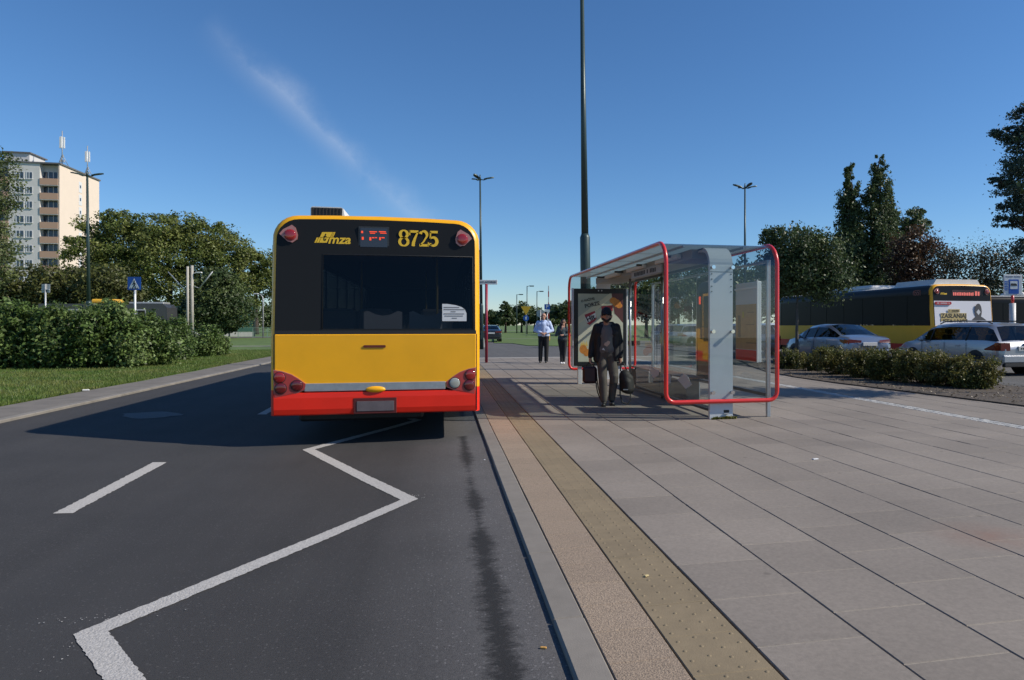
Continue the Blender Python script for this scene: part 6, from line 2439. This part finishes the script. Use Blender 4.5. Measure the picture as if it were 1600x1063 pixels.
# far pines beyond the crossing
for i, (px, top, w, z, kind) in enumerate(((790, 470, 26, 125, 1), (768, 486, 30, 130, 0), (815, 474, 34, 128, 0), (835, 478, 34, 130, 0), (865, 479, 36, 126, 0), (890, 480, 40, 128, 0))):
    h = 508 - top
    lb = ['dark pointed fir among the far trees', 'low dark tree far off beside the bus edge', 'far dark tree behind the yield sign', 'far dark tree between the yield and parking signs', 'far dark tree behind the parking sign', 'far dark tree behind the woman'][i if i < 2 else i]
    lobes = [(px, top + h * .12, w * .12, h * .14, 0, .8), (px, top + h * .35, w * .32, h * .18, 0, 1.5), (px, top + h * .6, w * .5, h * .2, 0, 2), (px, top + h * .85, w * .62, h * .18, 0, 2.4)] if kind else \
        [(px, top + h * .3, w * .35, h * .3, 0, 2.5), (px - w * .25, top + h * .6, w * .4, h * .35, 0, 2.5), (px + w * .25, top + h * .65, w * .4, h * .32, 0, 2.5)]
    tree_px('far_tree', lb, 'tree', px, z, lobes, 5000, .2, L_dark, tr=.2, base_z=.06)
# leaf litter on the bed
n = 5200
x = rng.uniform(9.5, 13.2, n)
y = rng.uniform(4, 27, n)
keep = x > np.interp(y, [b[1] for b in bed[:10]], [b[0] for b in bed[:10]]) + .04
pts = np.stack([x, y, np.full(n, PZ + .034)], 1)[keep]
o = leaf_object('leaf_litter', pts, .028, leafmat('litter', (0.13, 0.095, 0.055), .6, (0.26, 0.22, 0.15), .1, 3), None, up=3.0)
tag(o, 'dry brown leaves scattered over the soil of the planting bed', 'leaves')
stuff(o)
# ================================================================== apartment block, barrier, tram
def make_block():
    Z = 134.0
    a = at_depth(92, HY, Z)                       # corner between facade and gable
    b = at_depth(154, HY, 149.6)
    gd = Vector((b.x - a.x, b.y - a.y, 0))
    GL = gd.length
    gd.normalize()
    fd = Vector((-gd.y, gd.x, 0))
    if fd.dot(Vector((1, 0, 0))) > 0:
        fd = -fd
    ang = math.atan2(-fd.y, -fd.x)
    t = thing('apartment_block', 'tall grey and peach apartment block with balconies and roof antennas', 'building', (a.x, a.y, GZ), ang)
    # local: facade along -x from 0, gable along +y
    H = CH + (HY - 257) / F * Z - GZ
    LF = 30.0
    M_fac = mat('facade_grey', (.62, .60, .57), .85, var=.05, scale=.6)
    M_gab = mat('gable_peach', (.68, .57, .47), .85, var=.03, scale=.6)
    M_bal = mat('balcony_peach', (.45, .29, .20), .8)
    M_win = mat('window_glass', (.05, .065, .085), .08, coat=.5)
    M_fr = mat('window_frame', (.62, .62, .62), .6)
    M_rec = mat('loggia_wall', (.55, .54, .53), .85)
    fh = 22.7 / F * Z
    mx = lambda px: (px - 92) / F * Z                # picture x to local x on the facade
    lz = lambda py: CH + (HY - py) / F * Z - GZ
    # facade built round the loggia bays
    bays = [(mx(66), mx(91)), (mx(-1), mx(24)), (mx(-68), mx(-43)), (mx(-135), mx(-110))]
    segs = []
    prev = 0.0
    for x0, x1 in bays:
        segs.append((x1, prev))
        prev = x0
    segs.append((-LF, prev))
    dp = 1.35
    for x0, x1 in segs:
        MB().box(x0, x1, 0, dp, 0, H).build('facade_wall', M_fac, t)
    MB().box(-LF, -.15, dp + .002, GL, 0, H - .004).build('core', M_rec, t)
    MB().box(-.14, .12, .0, GL, 0, H).build('gable_wall', M_gab, t)
    MB().box(-LF - .2, .35, -.2, GL + .2, H + .002, H + .28).build('roof', mat('roof_edge', (.12, .12, .125), .8), t)
    rows = [lz(276 + 22.7 * k) for k in range(11)]
    for k, zc in enumerate(rows):
        if zc < 1:
            continue
        for x0, x1 in bays:
            lo = MB().box(x0 + .02, x1 - .02, dp - .06, dp - .005, zc - fh * .35, zc + fh * .36).build('balcony_window', M_win, t)
            for u in (.28, .55, .78):
                MB().box(x0 + (x1 - x0) * u - .06, x0 + (x1 - x0) * u + .06, dp - .12, dp - .062, zc - fh * .35, zc + fh * .36).build('window_frame', M_fr, lo)
            MB().box(x0 + .01, x1 - .01, -.12, -.02, zc - fh * .60, zc - fh * .16).build('balcony_front', M_bal, t)
            MB().box(x0 + .005, x1 - .005, -.1, dp - .005, zc - fh * .64, zc - fh * .605).build('balcony_slab', M_fac, t)
        for base in (0, -67, -134):
            for px0, px1 in ((33.5, 45), (47.5, 56.5)):
                x0, x1 = mx(px0 + base), mx(px1 + base)
                z0, z1 = zc - fh * .24, zc + fh * .24
                fr = MB().box(x0, x1, -.05, -.004, z0, z1).build('window', M_fr, t)
                n = 2
                for q in range(n):
                    w = (x1 - x0) / n
                    MB().box(x0 + q * w + (.10 if q else .26), x0 + (q + 1) * w - .10, -.075, -.052, z0 + .1, z1 - .1).build('pane', M_win, fr)
                MB().box(x0 - .05, x1 + .05, -.16, -.006, z0 - .1, z0 - .02).build('sill', M_roofw, fr)
    # stair windows and vents on the gable
    gy = GL * .50
    for k in range(8):
        z = lz(279 + 21 * k)
        MB().box(.122, .16, gy - .7, gy + .5, z - 1.3, z + .9).build('gable_window', M_fr, t)
        MB().box(.162, .19, gy - .35, gy + .1, z - .4, z + .2).build('vent', M_win, t)
    # machine room and antennas on the roof
    x0, x1 = mx(8), mx(42)
    mr = MB().box(x0, x1, 2.5, 8, H + .28, lz(238)).build('machine_room', M_rec, t)
    MB().box(x0 - .3, x1 + .3, 2.2, 8.3, lz(238) + .002, lz(236)).build('room_roof', mat('roof_edge', (.12, .12, .125)), mr)
    for px, y, pt in ((89, 2.0, 205), (148, GL - 3, 229)):
        x = mx(px) if px < 92 else -.8
        zt = (HY - pt) / F * (134 + (y if px > 92 else 2)) + CH - GZ
        an = MB()
        an.tube([(x, y, H + .28), (x, y, zt)], .09, 6)
        an.tube([(x - 1.0, y + .6, H + .28), (x, y, H + 2.4)], .05, 5)
        an.tube([(x + .8, y + .6, H + .28), (x, y, H + 2.4)], .05, 5)
        ao = an.build('antenna_mast', M_galv, t)
        for dx, dy in ((-.32, .0), (.30, .05), (0.0, -.36)):
            MB().rbox(x + dx - .14, x + dx + .14, y + dy - .09, y + dy + .09, zt - 3.4, zt - 1.2, .03).build('antenna_panel', M_signw, ao)
        for k in range(4):
            MB().rbox(x - .3 + .18 * k, x - .12 + .18 * k, y - .22, y + .1, H + .8 + .5 * (k % 3), H + 1.3 + .5 * (k % 3), .02).build('antenna_box', M_galv, ao)
    return t


make_block()


# green noise barrier with white base
def barrier_wall():
    a, b = on_ground(150, 521, GZ), on_ground(397, 517, GZ)
    a, b = at_depth(110, HY, 76), at_depth(397.5, HY, 81)
    d = Vector((b.x - a.x, b.y - a.y, 0))
    L = d.length
    ang = math.atan2(d.y, d.x)
    t = thing('noise_barrier', 'green corrugated noise barrier with a white base beyond the tram line', 'barrier', (a.x, a.y, GZ), ang)
    Hh = 3.45
    n = 7
    for k in range(n):
        x0, x1 = L * k / n, L * (k + 1) / n
        for r in range(5):
            MB().rbox(x0 + .08, x1 - .08, -.06, .06, .55 + r * (Hh - .55) / 5 + .01, .55 + (r + 1) * (Hh - .55) / 5 - .01, .03).build('panel', mat('barrier_green', (.035, .12, .085), .6, var=.12, scale=.6, island=.06), t)
        MB().box(x1 - .08, x1 + .08, -.1, .1, 0, Hh + .05).build('post', mat('barrier_post', (.03, .05, .045), .6), t)
        MB().box(x0 + .09, x1 - .09, -.1, .09, 0, .54).build('base_panel', mat('base_white', (.55, .54, .50), .85), t)
    return t


barrier_wall()


def tram():
    a, b = at_depth(262, HY, 62), at_depth(60, HY, 60)
    d = Vector((a.x - b.x, a.y - b.y, 0))
    L = d.length
    t = thing('tram', 'dark tram with a yellow roof pod passing behind the shrub bank', 'tram', (b.x, b.y, GZ), math.atan2(d.y, d.x))
    W = 2.35
    M_tr = mat('tram_dark', (.045, .047, .052), .35, coat=.4)
    M_ty = mat('tram_yellow', (.66, .36, .03), .4)
    MB().prism([(0, .35), (L - .5, .35), (L - .1, .7), (L, 1.4), (L - .08, 2.9), (L - .35, 3.18), (0, 3.18)], 0, W).build('body', M_tr, t)
    MB().box(0, L - .3, -.012, -.001, .42, 1.25).build('side_panel', M_ty, t)
    k = 0
    x = .6
    while x + 1.4 < L - .3:
        f = MB().prism(rrect(x, x + 1.35, 1.42, 2.72, .06, 3), -.02, -.002).build('window', mat('tram_frame', (.40, .41, .42), .5), t)
        MB().prism(rrect(x + .06, x + .64, 1.5, 2.62, .05, 3), -.03, -.021).build('pane', M_blk, f)
        MB().prism(rrect(x + .71, x + 1.29, 1.5, 2.62, .05, 3), -.03, -.021).build('pane', M_blk, f)
        x += 1.6
    px0, px1 = (129 - 60) / F * 60.5, (165 - 60) / F * 60.5
    MB().rbox(px0, px1, .3, W - .3, 3.185, 3.62, .14).build('roof_pod', M_ty, t)
    MB().rbox(px1 + 1.0, px1 + 3.8, .4, W - .4, 3.185, 3.38, .05).build('roof_box', M_galv, t)
    for x in (1.5, 3.4, L - 3.2, L - 1.4):
        for y in (.02, W - .14):
            MB().tube([(x, y, .33), (x, y + .12, .33)], .33, 16).build('wheel', M_rub, t)


tram()


def mesh_fence():
    a, b = at_depth(372, HY, 72), at_depth(440, HY, 74)
    d = Vector((b.x - a.x, b.y - a.y, 0))
    L = d.length
    t = thing('mesh_fence', 'low pale green wire fence on the grass beside the bus', 'fence', (a.x, a.y, GZ), math.atan2(d.y, d.x))
    mg = mat('fence_green', (.13, .22, .17), .6)
    n = 3
    for k in range(n + 1):
        MB().box(L * k / n - .03, L * k / n + .03, -.03, .03, 0, 1.1).build('post', mg, t)
    for z in (.12, .6, 1.05):
        MB().box(0, L, -.012, .012, z - .015, z + .015).build('rail', mg, t)
    w = MB()
    for k in range(int(L / .12)):
        w.box(k * .12, k * .12 + .012, -.006, .006, .12, 1.05)
    stuff(w.build('wire', mg, t))


mesh_fence()
